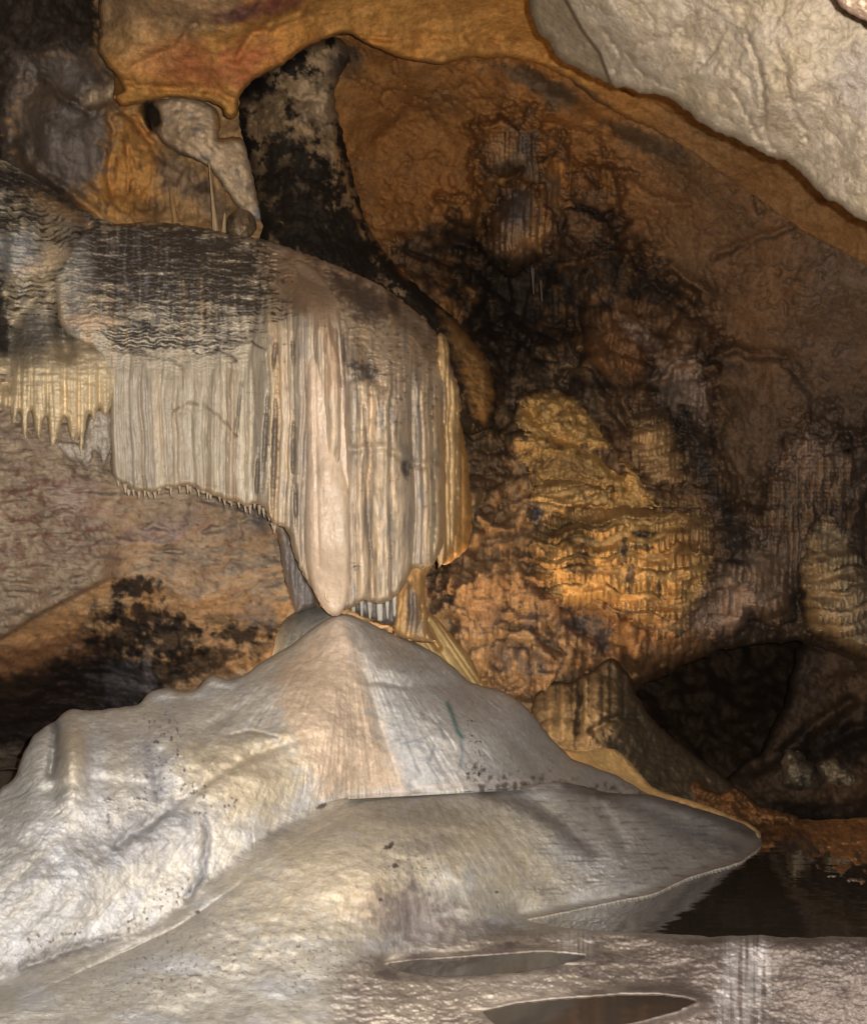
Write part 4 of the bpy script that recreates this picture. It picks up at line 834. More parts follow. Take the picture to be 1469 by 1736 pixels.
    for i, pts in enumerate([[(150, 700), (186, 690), (190, 760), (178, 790), (160, 760), (146, 790), (134, 770), (144, 730)], [(90, 745), (130, 750), (160, 770), (150, 792), (120, 780), (100, 765)]]):
        s = Sheet(pts, 1.6, 2.5, 9, seed=27 + i); s.tps([(p[0], p[1], 6.98) for p in pts[::2]], .1); s.edge(10, .08); s.D -= .03 * s.n(16, 30, seed=1) + .01 * s.n(7, seed=2)
        s.base(c(168, 156, 140)).mottle(.15, 14); s.build('torn_hem', M_drape, root, thick=.15, origin=O)
OFFS = 0.4; left_curtain(); OFFS = 0.0

# ================================================================== THE MOUND AND ITS POOLS
MC = c(212, 203, 188); MG = c(194, 193, 194); MY = c(214, 196, 166)
LENS = [([(652, 1632), (700, 1627), (800, 1620), (880, 1614), (920, 1612), (960, 1614), (1008, 1620), (975, 1631), (900, 1645), (820, 1653), (740, 1655), (690, 1649), (665, 1641)], -.02),
        ([(815, 1714), (870, 1700), (940, 1692), (1000, 1688), (1060, 1684), (1120, 1684), (1160, 1689), (1188, 1697), (1150, 1713), (1080, 1732), (1000, 1748), (900, 1750), (840, 1738)], -.054)]
def flow_tex(s, amt=1.0):
    s.D -= amt * (.04 * s.n(120, 90, seed=1) + .010 * s.n(40, 34, seed=2, warp=15) + .002 * s.n(14, 12, seed=3))
def mound():
    root = thing('flowstone_mound', 'broad pale flowstone mound under the curtain, spreading in smooth terraces to the water', 'flowstone mound', P(640, 1500, 6.0)); O = tuple(root.location)
    # ---- upper cone with the long left slope
    s = Sheet([(-360, 1480), (-40, 1370), (0, 1338), (26, 1318), (32, 1300), (42, 1272), (58, 1245), (75, 1233), (95, 1222), (108, 1208), (124, 1200), (136, 1204), (142, 1203), (152, 1206), (170, 1204), (200, 1200), (236, 1194), (246, 1182), (258, 1170), (275, 1166), (294, 1167), (302, 1173), (318, 1172), (332, 1170), (342, 1160), (352, 1147), (362, 1143), (374, 1147), (380, 1154), (398, 1151), (420, 1141), (440, 1124), (462, 1112), (490, 1096),
               (520, 1072), (545, 1054), (562, 1046), (572, 1043), (584, 1040), (600, 1044), (620, 1053), (660, 1072), (700, 1088), (740, 1108), (772, 1134), (798, 1158), (820, 1163), (850, 1170), (880, 1188), (905, 1214), (926, 1242), (950, 1268), (968, 1286), (1000, 1298), (1040, 1312), (1075, 1332), (1105, 1350), (1110, 1385), (820, 1380), (600, 1375), (540, 1405), (300, 1570), (0, 1710), (-360, 1790)], 1.7, 1.2, 20, seed=40)
    s.tps([(-150, 1470, 4.9), (0, 1345, 5.5), (40, 1280, 5.8), (110, 1212, 6.2), (250, 1180, 6.6), (370, 1150, 6.9), (470, 1108, 7.1), (570, 1046, 7.05), (620, 1060, 7.15), (700, 1095, 7.4), (800, 1160, 7.85), (880, 1190, 8.0), (950, 1270, 8.3), (1060, 1325, 8.6), (1100, 1375, 8.3),
           (575, 1120, 6.75), (540, 1200, 6.35), (480, 1160, 6.6), (660, 1140, 6.85), (640, 1240, 6.5), (760, 1200, 7.0), (700, 1340, 6.42), (860, 1335, 6.85), (980, 1345, 7.5), (860, 1240, 7.3), (590, 1345, 6.25), (560, 1300, 6.15), (420, 1200, 6.4), (300, 1240, 5.95), (130, 1260, 5.65), (430, 1340, 5.7), (480, 1390, 5.75), (300, 1340, 5.45), (200, 1450, 5.1), (330, 1480, 5.2), (60, 1400, 5.0), (0, 1500, 4.75), (100, 1600, 4.75), (0, 1680, 4.6), (240, 1565, 5.0), (-150, 1700, 4.3)], .0003)
    s.edge(11, .11); flow_tex(s)
    X, Y = s.X, s.Y
    # crest of the pinkish tongue of calcite, folds, gullies
    for b, a in [((578, 1100, 30, 60, 0), .06), ((470, 1150, 60, 26, -30), .06), ((545, 1250, 60, 70, -20), .07), ((360, 1290, 90, 34, -25), .08), ((122, 1275, 21, 66, 0), .24), ((60, 1300, 24, 50, 10), .10), ((145, 1210, 10, 10, 0), .04), ((330, 1172, 14, 9, 0), .04), ((385, 1158, 10, 6, 0), .04), ((185, 1230, 26, 36, 0), .06), ((420, 1320, 70, 40, -25), .07), ((250, 1430, 110, 40, -30), .08), ((400, 1390, 60, 50, -30), .06),
                 ((430, 1255, 44, 12, -8), .035), ((275, 1172, 22, 10, 0), .06), ((362, 1152, 14, 8, 0), .05), ((620, 1090, 40, 26, 30), .05), ((655, 1125, 46, 26, 30), .05), ((100, 1500, 120, 50, -15), .06)]:
        s.D -= a * s.blob(*b, feather=.95, brk=.08, nsc=60)
    for p, wd, a in [([(92, 1228), (95, 1260), (88, 1310)], 7, .12), ([(605, 1080), (612, 1130), (630, 1170), (650, 1250), (680, 1310), (705, 1336)], 12, .03), ([(625, 1158), (640, 1150), (660, 1160), (690, 1165)], 5, .03), ([(350, 1395), (352, 1430), (345, 1480), (318, 1525)], 7, .05), ([(480, 1262), (430, 1280), (370, 1310), (300, 1360), (250, 1400), (200, 1430)], 9, .05),
                     ([(270, 1270), (265, 1320), (268, 1350)], 8, .03), ([(440, 1180), (400, 1210), (330, 1240)], 10, .03), ([(390, 1245), (430, 1238), (470, 1250)], 3, .02), ([(760, 1160), (700, 1160), (640, 1150)], 10, .03), ([(860, 1240), (900, 1290), (930, 1330)], 14, .05), ([(80, 1340), (160, 1320), (240, 1330)], 10, .03), ([(200, 1590), (120, 1610), (40, 1640)], 9, .04)]:
        s.D += a * s.line(p, wd, 4, seed=abs(p[0][0]))
    lf = ss(420, 250, X); s.D -= lf * .005 * s.n(13, 11, seed=8, octs=4, gain=.7); s.D -= .002 * s.n(5, seed=9)
    th = np.arctan2(Y - 1010, X - 585); rad = np.hypot(Y - 1010, X - 585)
    fl = fbm(th * 26, rad / 260, 71, 5, .65); fl2 = fbm(th * 60, rad / 150, 72, 4, .6); rl = ridged(th * 14 + .4 * noise(X / 60, Y / 60, 5), rad / 300, 73, 3)
    s.D -= .008 * fl * ss(60, 200, rad) + .0012 * fl2; s.D += .012 * ss(.8, 1, rl) * ss(100, 250, rad)
    s.D -= .0035 * ss(.15, .8, s.n(9, 7, seed=74, octs=3)) * lf + .006 * ss(.0, .6, s.n(22, 16, seed=75, octs=4)) * ss(.0, .5, s.n(90, seed=76))
    s.base(MC).mottle(.08, 60); s.mottle(.05, 12, 4)
    s.paint(ss(420, 60, X) * ss(1250, 1450, Y), c(160, 156, 150), .9)  # near left slope painted darker to even out the flash falloff
    s.paint(ss(-.1, .6, fl), c(180, 178, 178), .5); s.paint(ss(.1, .7, fl2), c(208, 194, 170), .25); s.paint(ss(.2, .7, -fl), c(214, 206, 192), .4)
    s.paint(ss(.3, .8, s.n(34, 24, seed=81, octs=6, gain=.7)), c(146, 138, 132), .5)
    s.paint(ss(-.1, .6, s.n(60, 80, seed=21, octs=4)), MG, .55)
    s.paint(s.poly([(565, 1044), (605, 1060), (620, 1130), (640, 1200), (680, 1300), (690, 1340), (540, 1350), (500, 1260), (470, 1200), (470, 1130)], 22, 16), c(224, 194, 162), .8)
    s.paint(s.poly([(300, 1270), (480, 1240), (520, 1330), (420, 1400), (330, 1340)], 30, 26), c(208, 188, 152), .7)
    s.paint(s.poly([(590, 1045), (700, 1090), (800, 1160), (880, 1190), (960, 1280), (1090, 1345), (700, 1340), (640, 1220), (620, 1150)], 20, 26), c(196, 190, 182), .7)
    s.paint(s.blob(660, 1090, 60, 34, 30, brk=.5), c(176, 164, 148), .7)
    s.paint(s.poly([(640, 1180), (700, 1190), (720, 1280), (760, 1300), (740, 1335), (690, 1336), (660, 1270)], 22, 30), c(176, 174, 172), .6)
    s.paint(s.poly([(704, 1192), (720, 1205), (730, 1225), (722, 1226), (704, 1212)], 2, 3, 8), c(142, 128, 112), .8)
    s.paint(s.line([(758, 1192), (766, 1210), (774, 1232), (782, 1250)], 4.5, 2), c(84, 124, 118), .85); s.paint(s.line([(782, 1255), (784, 1280), (780, 1300)], 3, 3), c(120, 140, 148), .6)
    for p in [[(764, 1192), (790, 1215), (800, 1230)], [(680, 1262), (720, 1258), (750, 1240)], [(700, 1200), (735, 1210), (750, 1230)], [(682, 1250), (700, 1300), (705, 1330)]]: s.paint(s.line(p, 2.5, 5, 10, seed=p[0][0]), c(206, 202, 198), .7)
    for p in [[(680, 1262), (700, 1256), (716, 1258)], [(736, 1265), (728, 1290)], [(745, 1225), (752, 1250)]]: s.paint(s.line(p, 3, 2, seed=p[0][0]), c(120, 128, 142), .6)
    spk = ss(.42, .6, s.n(6, 6, seed=51, octs=3))
    s.paint(spk * (s.blob(805, 1250, 12, 55, -8, brk=.3) + s.blob(712, 1150, 8, 12, 0) + s.blob(800, 1310, 24, 10, 0)), c(80, 62, 56), .9)
    s.paint(s.poly([(790, 1290), (860, 1310), (1090, 1340), (1090, 1350), (800, 1345)], 6, 14) * ss(-.2, .4, s.n(10, 14, seed=53)), c(96, 82, 80), .8)
    s.paint(ss(.35, .6, s.n(9, 12, seed=54, octs=4)) * (s.blob(270, 1260, 34, 60, 0) + s.blob(220, 1360, 70, 40, -20) + s.blob(330, 1330, 40, 40, -40) + s.blob(100, 1600, 110, 26, -12) + s.blob(290, 1520, 90, 34, -25) + s.blob(370, 1370, 60, 18, -25)), c(92, 80, 76), .85)
    s.paint(s.blob(230, 1420, 110, 40, -20, feather=.8, brk=.5), c(132, 130, 134), .7); s.paint(s.blob(180, 1290, 60, 60, 0, feather=.8), c(178, 176, 178), .6); s.paint(s.line([(246, 1265), (256, 1300), (268, 1345)], 12, 4), c(128, 124, 130), .6)
    s.paint(s.blob(120, 1280, 24, 60, 0, brk=.2), c(204, 184, 150), .7); s.paint(s.blob(200, 1290, 22, 60, 0, brk=.3), c(190, 176, 150), .4)
    s.paint(s.line([(350, 1385), (352, 1430), (345, 1480), (318, 1525)], 5, 3), c(98, 98, 106), .7)
    s.paint(s.line([(93, 1225), (96, 1260), (90, 1305)], 8, 3), c(112, 108, 106), .7); s.paint(ss(5, 0, s.sd) * (Y < 1400), c(150, 142, 130), .4)  # spire's shadow on its left painted grey along the groove
    s.paint(s.blob(100, 1625, 150, 24, -14, feather=.6, brk=.5), c(112, 104, 98), .7)
    s.paint(s.line([(590, 1352), (640, 1344), (705, 1337), (760, 1331), (830, 1326), (900, 1322)], 3, 1.5), c(216, 202, 190), .85)
    s.paint(s.blob(70, 1330, 60, 60, 0, feather=.8), c(176, 172, 164), .5)
    CONE, CONE_D, CONE_C = s, s.D.copy(), s.C.copy()
    s.build('upper_cone', M_mound, root, thick=.6, down=.5, origin=O)

    # ---- front terrace, its shoreline and the wet apron
    sh = [(1293, 1426), (1288, 1437), (1274, 1446), (1258, 1460), (1230, 1469), (1200, 1477), (1160, 1490), (1130, 1505), (1100, 1517), (1030, 1530), (960, 1545), (905, 1556), (884, 1559)]
    rim = [(935, 1570), (1000, 1577), (1080, 1582), (1200, 1585), (1300, 1586), (1469, 1590), (2050, 1594)]
    rim = [(x, y + 1.6 * math.sin(x * .051) + 1.2 * math.sin(x * .13)) for x, y in rim[:3]] + [(x, 1586 + (x - 1200) * .014 + 1.8 * math.sin(x * .043) + 1.3 * math.sin(x * .11 + 1)) for x in range(1110, 2040, 18)]
    s = Sheet([(-360, 1760), (0, 1655), (60, 1630), (150, 1604), (215, 1582), (270, 1550), (310, 1522), (345, 1490), (390, 1450), (440, 1412), (500, 1380), (545, 1362), (590, 1351), (640, 1350), (700, 1348), (760, 1344), (820, 1339), (870, 1335), (905, 1330), (930, 1326), (960, 1326), (990, 1333), (1020, 1342), (1060, 1346), (1100, 1346), (1140, 1358), (1180, 1370), (1230, 1385), (1262, 1398), (1283, 1412)] + sh + rim + [(2050, 1900), (-360, 1900)], 1.7, .9, 14, seed=41)
    pd = lambda y: float(plane_depth(np.array(y, float), .012))
    s.tps([(-150, 1760, 4.0), (0, 1660, 4.45), (215, 1585, 4.85), (345, 1492, 5.15), (440, 1415, 5.5), (590, 1352, 6.05), (700, 1349, 6.2), (820, 1340, 6.5), (940, 1328, 7.0), (1060, 1347, 7.7), (1180, 1370, 8.5), (1283, 1413, 9.3), (500, 1450, 5.35), (640, 1420, 5.6), (640, 1500, 5.2), (800, 1420, 6.0), (800, 1500, 5.65), (950, 1420, 6.5), (1100, 1430, 7.4), (1200, 1430, 8.3), (1060, 1480, 6.75), (760, 1570, 5.35), (600, 1600, 4.8), (400, 1600, 4.7)] +
          [(x, y, pd(y)) for x, y in sh[::2] + [(884, 1559)]] + [(x, y, pd(y)) for x, y in rim[::4]] +
          [(830, 1616, 5.16), (700, 1624, 5.05), (1008, 1618, 5.2), (830, 1660, 4.76), (700, 1665, 4.68), (1000, 1682, 4.66), (1000, 1750, 4.15), (1190, 1696, 4.7), (1120, 1640, 5.1), (1300, 1650, 5.15), (1300, 1736, 4.75), (1469, 1736, 4.85), (600, 1736, 4.15), (300, 1736, 4.05), (0, 1736, 4.0), (-150, 1890, 3.5), (700, 1890, 3.6), (1600, 1890, 4.2)], .0001)
    X, Y = s.X, s.Y
    shd = s._coarse(lambda x, y: seg_dist(x, y, sh + rim, closed=False), 5)
    free = ss(0, 45, shd)
    wsh = np.exp(-(shd / 16) ** 2); s.D = s.D * (1 - wsh) + plane_depth(Y, .006) * wsh
    crest = ss(1400, 1300, Y) 
    s.edge(16, .12, ss(4, 40, shd) * ss(470, 640, X))
    s.D -= free * (.04 * s.n(130, 90, seed=1) + .009 * s.n(42, 34, seed=2, warp=15) + .002 * s.n(14, seed=3))
    th = np.arctan2(Y - 1180, X - 640); rad = np.hypot(Y - 1180, X - 640)
    fl = fbm(th * 20, rad / 300, 71, 5, .65); fl2 = fbm(th * 70, rad / 120, 72, 4, .6)
    s.D -= free * (.006 * fl + .001 * fl2 + .006 * ss(.0, .6, s.n(26, 15, seed=75, octs=4)) * ss(.0, .5, s.n(110, seed=76)))
    s.D -= .10 * s.blob(700, 1440, 180, 70, 0, feather=.95, brk=0) + .05 * s.blob(420, 1560, 180, 60, -25, feather=.95, brk=0)
    # radial gullies of the right shelf, small rippled lips
    for p, wd, a in [([(880, 1338), (920, 1370), (960, 1410), (1000, 1440)], 16, .05), ([(965, 1330), (1010, 1360), (1040, 1400), (1060, 1440)], 12, .05), ([(985, 1333), (1080, 1370), (1150, 1410), (1230, 1455)], 12, .03), ([(820, 1340), (960, 1336), (1060, 1346)], 5, .03)]:
        s.D += a * s.line(p, wd, 5, seed=p[0][0])
    rx, ry = X * .94 + Y * .34, -X * .34 + Y * .94
    rr = ss(820, 960, X) * ss(1620, 1560, Y) * ss(1380, 1480, Y + .1 * (X - 1000)); v = ((Y + .16 * X + 9 * noise(X / 30, Y / 16, 5) + 4 * noise(X / 9, Y / 9, 6)) / 10) % 1
    s.D -= free * rr * .014 * v * (1 - ss(.82, 1, v))
    s.D -= ss(850, 1000, X) * ss(1600, 1560, Y) * .006 * s.n(60, 6, seed=8, octs=3)
    apr = ss(0, 40, Y - np.interp(X, [500, 650, 760, 880, 1700], [1640, 1600, 1580, 1560, 1560])) * ss(520, 640, X)
    v2 = ((Y + 8 * noise(X / 26, Y / 10, 15) + 5 * noise(X / 8, Y / 6, 16)) / 9) % 1
    f1, f2 = s.cells(13, 7, 7, warp=5)
    s.D -= apr * (.016 * (1 - f1) + .012 * v2 * (1 - ss(.8, 1, v2)) + .02 * s.n(40, 14, seed=18)) * ss(0, 8, shd)
    fuse = np.exp(-(np.maximum(s.sd, 0) / 34) ** 2) * ss(640, 500, X) * ss(1740, 1690, Y) ; inb = ss(-60, 0, X)
    s.D = s.D * (1 - fuse * inb) + (resample(CONE, CONE_D, s) - .012) * fuse * inb
    for i, (lp, z) in enumerate(LENS):
        lo = rough(lp, .8, 12); d = s._coarse(lambda x, y: seg_dist(x, y, lo) * np.where(inside(x, y, lo), 1, -1), 4)
        wgt = np.exp(-(np.minimum(d, 0) / 12) ** 2)
        s.D = s.D * (1 - wgt) + plane_depth(Y, z + np.where(Y > (1634 if i == 0 else 1710), -.001, .004)) * wgt
        s.D += ss(0, 4, d) * .06
    s.base(c(182, 174, 160)).mottle(.10, 60); s.mottle(.06, 12, 4)
    s.paint(ss(-.1, .6, s.n(110, 60, seed=21, octs=4)), MG, .6); s.paint(ss(-.05, .6, fl), c(170, 166, 160), .4); s.paint(ss(.1, .7, fl2), c(200, 184, 158), .2)
    s.paint(ss(.3, .8, s.n(34, 20, seed=81, octs=6, gain=.7)), c(140, 131, 124), .5)
    s.paint(s.blob(560, 1480, 150, 90, -20, feather=.8, brk=.5), MY, .75); s.paint(s.blob(820, 1440, 130, 60, 20, feather=.8, brk=.6), c(204, 186, 154), .6); s.paint(s.blob(640, 1530, 60, 40, 0, feather=.8), c(208, 180, 144), .5)
    s.paint(s.blob(1040, 1385, 60, 40, 35, feather=.7), c(192, 178, 154), .6)
    s.paint(ss(900, 1040, X) * ss(1560, 1500, Y), c(190, 184, 178), .6)
    s.paint(s.line([(820, 1345), (900, 1372), (960, 1410), (1010, 1450)], 14, 5), c(108, 96, 92), .65); s.paint(s.line([(960, 1330), (1060, 1360), (1160, 1410), (1250, 1440)], 13, 6), c(104, 94, 94), .6)
    s.paint(s.line([(990, 1336), (1100, 1350), (1200, 1380), (1270, 1410)], 12, 4), c(96, 86, 84), .7)
    s.paint(ss(.2, .7, s.n(34, 6, seed=25, octs=4)) * ss(850, 950, X) * ss(1580, 1540, Y), c(106, 98, 98), .55)
    s.paint(s.blob(700, 1555, 75, 50, 20, feather=.5, brk=.7, nsc=24), c(124, 112, 106), .85); s.paint(s.blob(830, 1580, 80, 18, 10, brk=.6), c(120, 106, 100), .75)
    s.paint(s.blob(720, 1380, 90, 22, 4, feather=.7, brk=.7), c(140, 130, 118), .6); s.paint(s.blob(460, 1400, 80, 18, -32, feather=.7, brk=.4), c(128, 122, 114), .7); s.paint(s.blob(730, 1430, 50, 16, -8, brk=.5), c(136, 124, 116), .5)
    s.paint(ss(44, 6, s.sd + 10 * s.n(20, seed=3)) * ss(560, 480, X), c(150, 142, 134), .6)
    k_ = (ss(14, 0, s.sd + 5 * s.n(14, seed=4)) * ss(620, 500, X) * inb)[..., None]; s.C = s.C * (1 - k_) + resample(CONE, CONE_C, s) * k_
    s.paint(ss(.46, .62, s.n(8, 7, seed=56, octs=3)) * (s.blob(560, 1640, 110, 60, 0) + s.blob(300, 1640, 160, 60, -14) + s.blob(700, 1470, 60, 40, 0)), c(104, 90, 84), .7)
    for b in [(657, 1437, 7, 4, 0), (663, 1432, 4, 6, 30), (645, 1525, 4, 3, 0), (670, 1468, 5, 4, 0), (842, 1512, 4, 2, 0), (335, 1546, 5, 3, -30), (545, 1367, 9, 4, -20)]: s.paint(s.blob(*b, feather=.3, brk=.5, nsc=5), c(64, 50, 44), .85)
    s.paint(apr, c(138, 122, 112), .85); s.paint(apr * ss(.25, 0, f2 - f1) * .8, c(84, 72, 66), .6); s.paint(apr * ss(-.1, .6, s.n(70, 18, seed=27, octs=4)), c(106, 92, 86), .75)
    s.paint(apr * ss(1150, 1000, X) * ss(-.3, .4, s.n(50, 16, seed=28, octs=4)), c(186, 172, 152), .6)
    s.paint(apr * s.poly([(1225, 1585), (1300, 1585), (1310, 1680), (1280, 1750), (1215, 1750), (1220, 1650)], 16, 14) * ss(-.5, .2, s.n(8, 190, seed=29, octs=3)), c(206, 198, 192), .65)
    s.paint(apr * s.poly([(950, 1572), (1005, 1575), (1005, 1625), (945, 1618)], 10, 8) * ss(-.5, .2, s.n(8, 150, seed=29, octs=3)), c(208, 198, 188), .7)
    s.paint(apr * s.blob(870, 1680, 100, 22, -6, feather=.8, brk=.5), c(206, 190, 174), .7); s.paint(apr * s.blob(760, 1700, 140, 30, 0, feather=.8), c(192, 176, 156), .5)
    s.paint(ss(3, 0, shd) * ss(1560, 1500, Y) , c(196, 180, 154), .7)  # bright highlight along the waterline painted as a pale line
    s.paint(ss(3.5, 0, shd) * ss(1600, 1575, Y), c(190, 172, 150), .6)
    s.build('front_terrace', M_apron if 0 else M_terr, root, thick=.25, down=.5, origin=O)
    # golden cup behind the right shoulder
    s = Sheet([(930, 1262), (958, 1270), (975, 1273), (1000, 1270), (1030, 1268), (1046, 1272), (1058, 1281), (1072, 1297), (1090, 1318), (1104, 1334), (1130, 1346), (1160, 1354), (1200, 1366), (1240, 1384), (1270, 1396), (1288, 1410), (1292, 1422), (1270, 1420), (1200, 1400), (1100, 1375), (1000, 1345), (930, 1300)], 1.5, 1.2, 12, seed=42)
    s.tps([(930, 1262, 9.0), (1000, 1270, 9.5), (1046, 1272, 9.75), (1104, 1334, 9.6), (1200, 1366, 9.6), (1290, 1412, 9.5), (1000, 1340, 9.1), (1100, 1372, 9.3), (1020, 1300, 9.5)]); s.edge(6, .05)
    s.D -= .02 * s.n(40, seed=1) + .005 * s.n(12, 18, seed=2)
    s.base(c(206, 172, 116)).mottle(.08, 30); s.paint(ss(5, 0, s.sd), c(226, 200, 150), .7)
    s.build('cup_rim', M_mound, root, thick=.12, down=.7, origin=O)
mound()

def pools():
    def patch(pts, z, lab, grp=True):
        V = []; 
        for x, y in rough(pts, .8, 12):
            d = float(plane_depth(np.array(y), z)); V.append(P(x, y, d))
        tag(mesh_obj('rimstone_pool', V, [tuple(range(len(V)))], M_refl), lab, 'pool')
    patch(LENS[0][0], -.02, 'upper narrow lens-shaped pool in the wet rippled apron of the mound')
    patch(LENS[1][0], -.054, 'lower narrow lens-shaped pool near the bottom edge, in the wet apron')
    z = .565; V = [P(590, 1346, 6.35), P(920, 1330, 7.4), P(880, 1360, 6.6), P(590, 1360, 5.95)]
    V = [(v[0], v[1], z) for v in V]; tag(mesh_obj('rimstone_pool', V, [(0, 1, 2, 3)], M_water), 'thin line of water on the terrace at the foot of the upper cone', 'pool')
pools()

def behind_mound():
    s = Sheet([(700, 1040), (722, 1036), (735, 1043), (756, 1066), (776, 1088), (796, 1112), (810, 1138), (820, 1166), (800, 1180), (740, 1140), (700, 1110)], 1.4, 1.2, 12, seed=43)
    s.tps([(700, 1040, 8.3), (735, 1043, 8.3), (820, 1166, 8.35), (760, 1090, 8.15), (740, 1140, 8.0)]); s.edge(12, .14)
    s.D -= .03 * columns(s.X * .8 - s.Y * .55, (7, 16), 5, -800, 1200)[0]
    s.D += .12 * s.line([(722, 1058), (735, 1085), (742, 1096)], 6, 1)
    s.base(c(208, 174, 116)).mottle(.1, 18); tag(s.build('flowstone_fin', M_mound, thick=.3, down=.3), 'golden-lit folded fin of flowstone right behind the footed column', 'flowstone')
    s = Sheet([(460, 1130), (463, 1100), (468, 1076), (478, 1056), (492, 1042), (512, 1032), (535, 1027), (560, 1030), (590, 1045), (560, 1090), (500, 1130)], 1.5, 1.5, 12, seed=44)
    s.tps([(465, 1100, 7.75), (480, 1055, 7.85), (540, 1028, 7.8), (585, 1045, 7.6), (510, 1070, 7.5), (500, 1120, 7.45)]); s.edge(20, .2)
    s.D -= .03 * columns(s.X + .3 * s.Y, (10, 20), 6)[0] * ss(1060, 1090, s.Y) + .02 * s.n(24, seed=1) + .005 * s.n(8, seed=2)
    s.base(c(178, 174, 160)).mottle(.14, 20); s.paint(s.blob(520, 1045, 40, 14, -10, brk=.6), c(110, 108, 104), .6)
    tag(s.build('flowstone_boss', M_mound, thick=.3, down=.3), 'rounded pale grey boss tucked behind the left side of the cone, under the tongue', 'flowstone')
    # cable
    cu = bpy.data.curves.new('power_cable', 'CURVE'); cu.dimensions = '3D'; cu.bevel_depth = .009; sp = cu.splines.new('BEZIER')
    pts = [P(-120, 1330, 7.0), P(-10, 1307, 7.2), P(22, 1303, 7.3), P(60, 1320, 7.4)]
    sp.bezier_points.add(3)
    for bp, q in zip(sp.bezier_points, pts): bp.co = q; bp.handle_left_type = bp.handle_right_type = 'AUTO'
    m = bpy.data.materials.new('black_rubber'); m.use_nodes = True; m.node_tree.nodes['Principled BSDF'].inputs['Base Color'].default_value = (.01, .01, .01, 1); m.node_tree.nodes['Principled BSDF'].inputs['Roughness'].default_value = .5
    cu.materials.append(m); o = bpy.data.objects.new('power_cable', cu); COL.objects.link(o)
    dg = bpy.context.evaluated_depsgraph_get(); me = bpy.data.meshes.new_from_object(o.evaluated_get(dg)); bpy.data.objects.remove(o); o = bpy.data.objects.new('power_cable', me); COL.objects.link(o)
    tag(o, 'black power cable crossing the gap at the left edge behind the mound', 'cable')
    s = Sheet([(-360, 1290), (60, 1285), (90, 1330), (60, 1400), (-360, 1420)], 3, 3, seed=45); s.tps([(-360, 1290, 8.2), (60, 1285, 8.4), (90, 1400, 7.0), (-360, 1420, 6.9)]); s.D -= .05 * s.n(30, seed=1)
    s.base(c(92, 84, 72)).mottle(.3, 20); tag(s.build('cave_floor', M_dry, thick=.3), kind='structure')
behind_mound()

# ================================================================== FORMATIONS ON THE FAR WALL
def tiers(s, ys, lip=.18, droop=0.12, wav=10, seed=0, drip=(5, 11), crest=0, cx=None, curv=.0):
    """stepped cascade: each step overhangs and hangs in fine drips"""
    X, Y = s.X, s.Y; cx = cx if cx is not None else X.mean()
    yy = Y + wav * noise(X / 60, Y / 80, seed + 2) + 3 * noise(X / 12, Y / 12, seed + 5) - curv * (X - cx) ** 2 / 100
    cw, ii, _ = columns(X + 3 * noise(X / 20, Y / 40, seed), drip, seed + 7)
    sh = np.zeros_like(X); yy = yy + 26 * noise(X / 150, Y / 110, seed + 21); lm = .25 + .95 * ss(-.35, .35, noise(X / 55, Y / 30, seed + 22)); cw = cw * (.4 + .8 * hashid(ii, 3))
    for k in range(len(ys) - 1):
        a, b = ys[k], ys[k + 1]; t = np.clip((yy - a) / (b - a), 0, 1); m = (yy >= a) & (yy < b)
        s.D = np.where(m, s.D - lip * lm * np.sqrt(np.clip(1 - (1 - np.clip(t * 3.2, 0, 1)) ** 2, 0, 1)) * (1 - .35 * t) - droop * .25 * cw * ss(.3, .6, t), s.D)
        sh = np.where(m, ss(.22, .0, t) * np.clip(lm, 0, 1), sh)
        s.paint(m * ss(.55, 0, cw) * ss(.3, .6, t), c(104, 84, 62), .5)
    return sh, cw
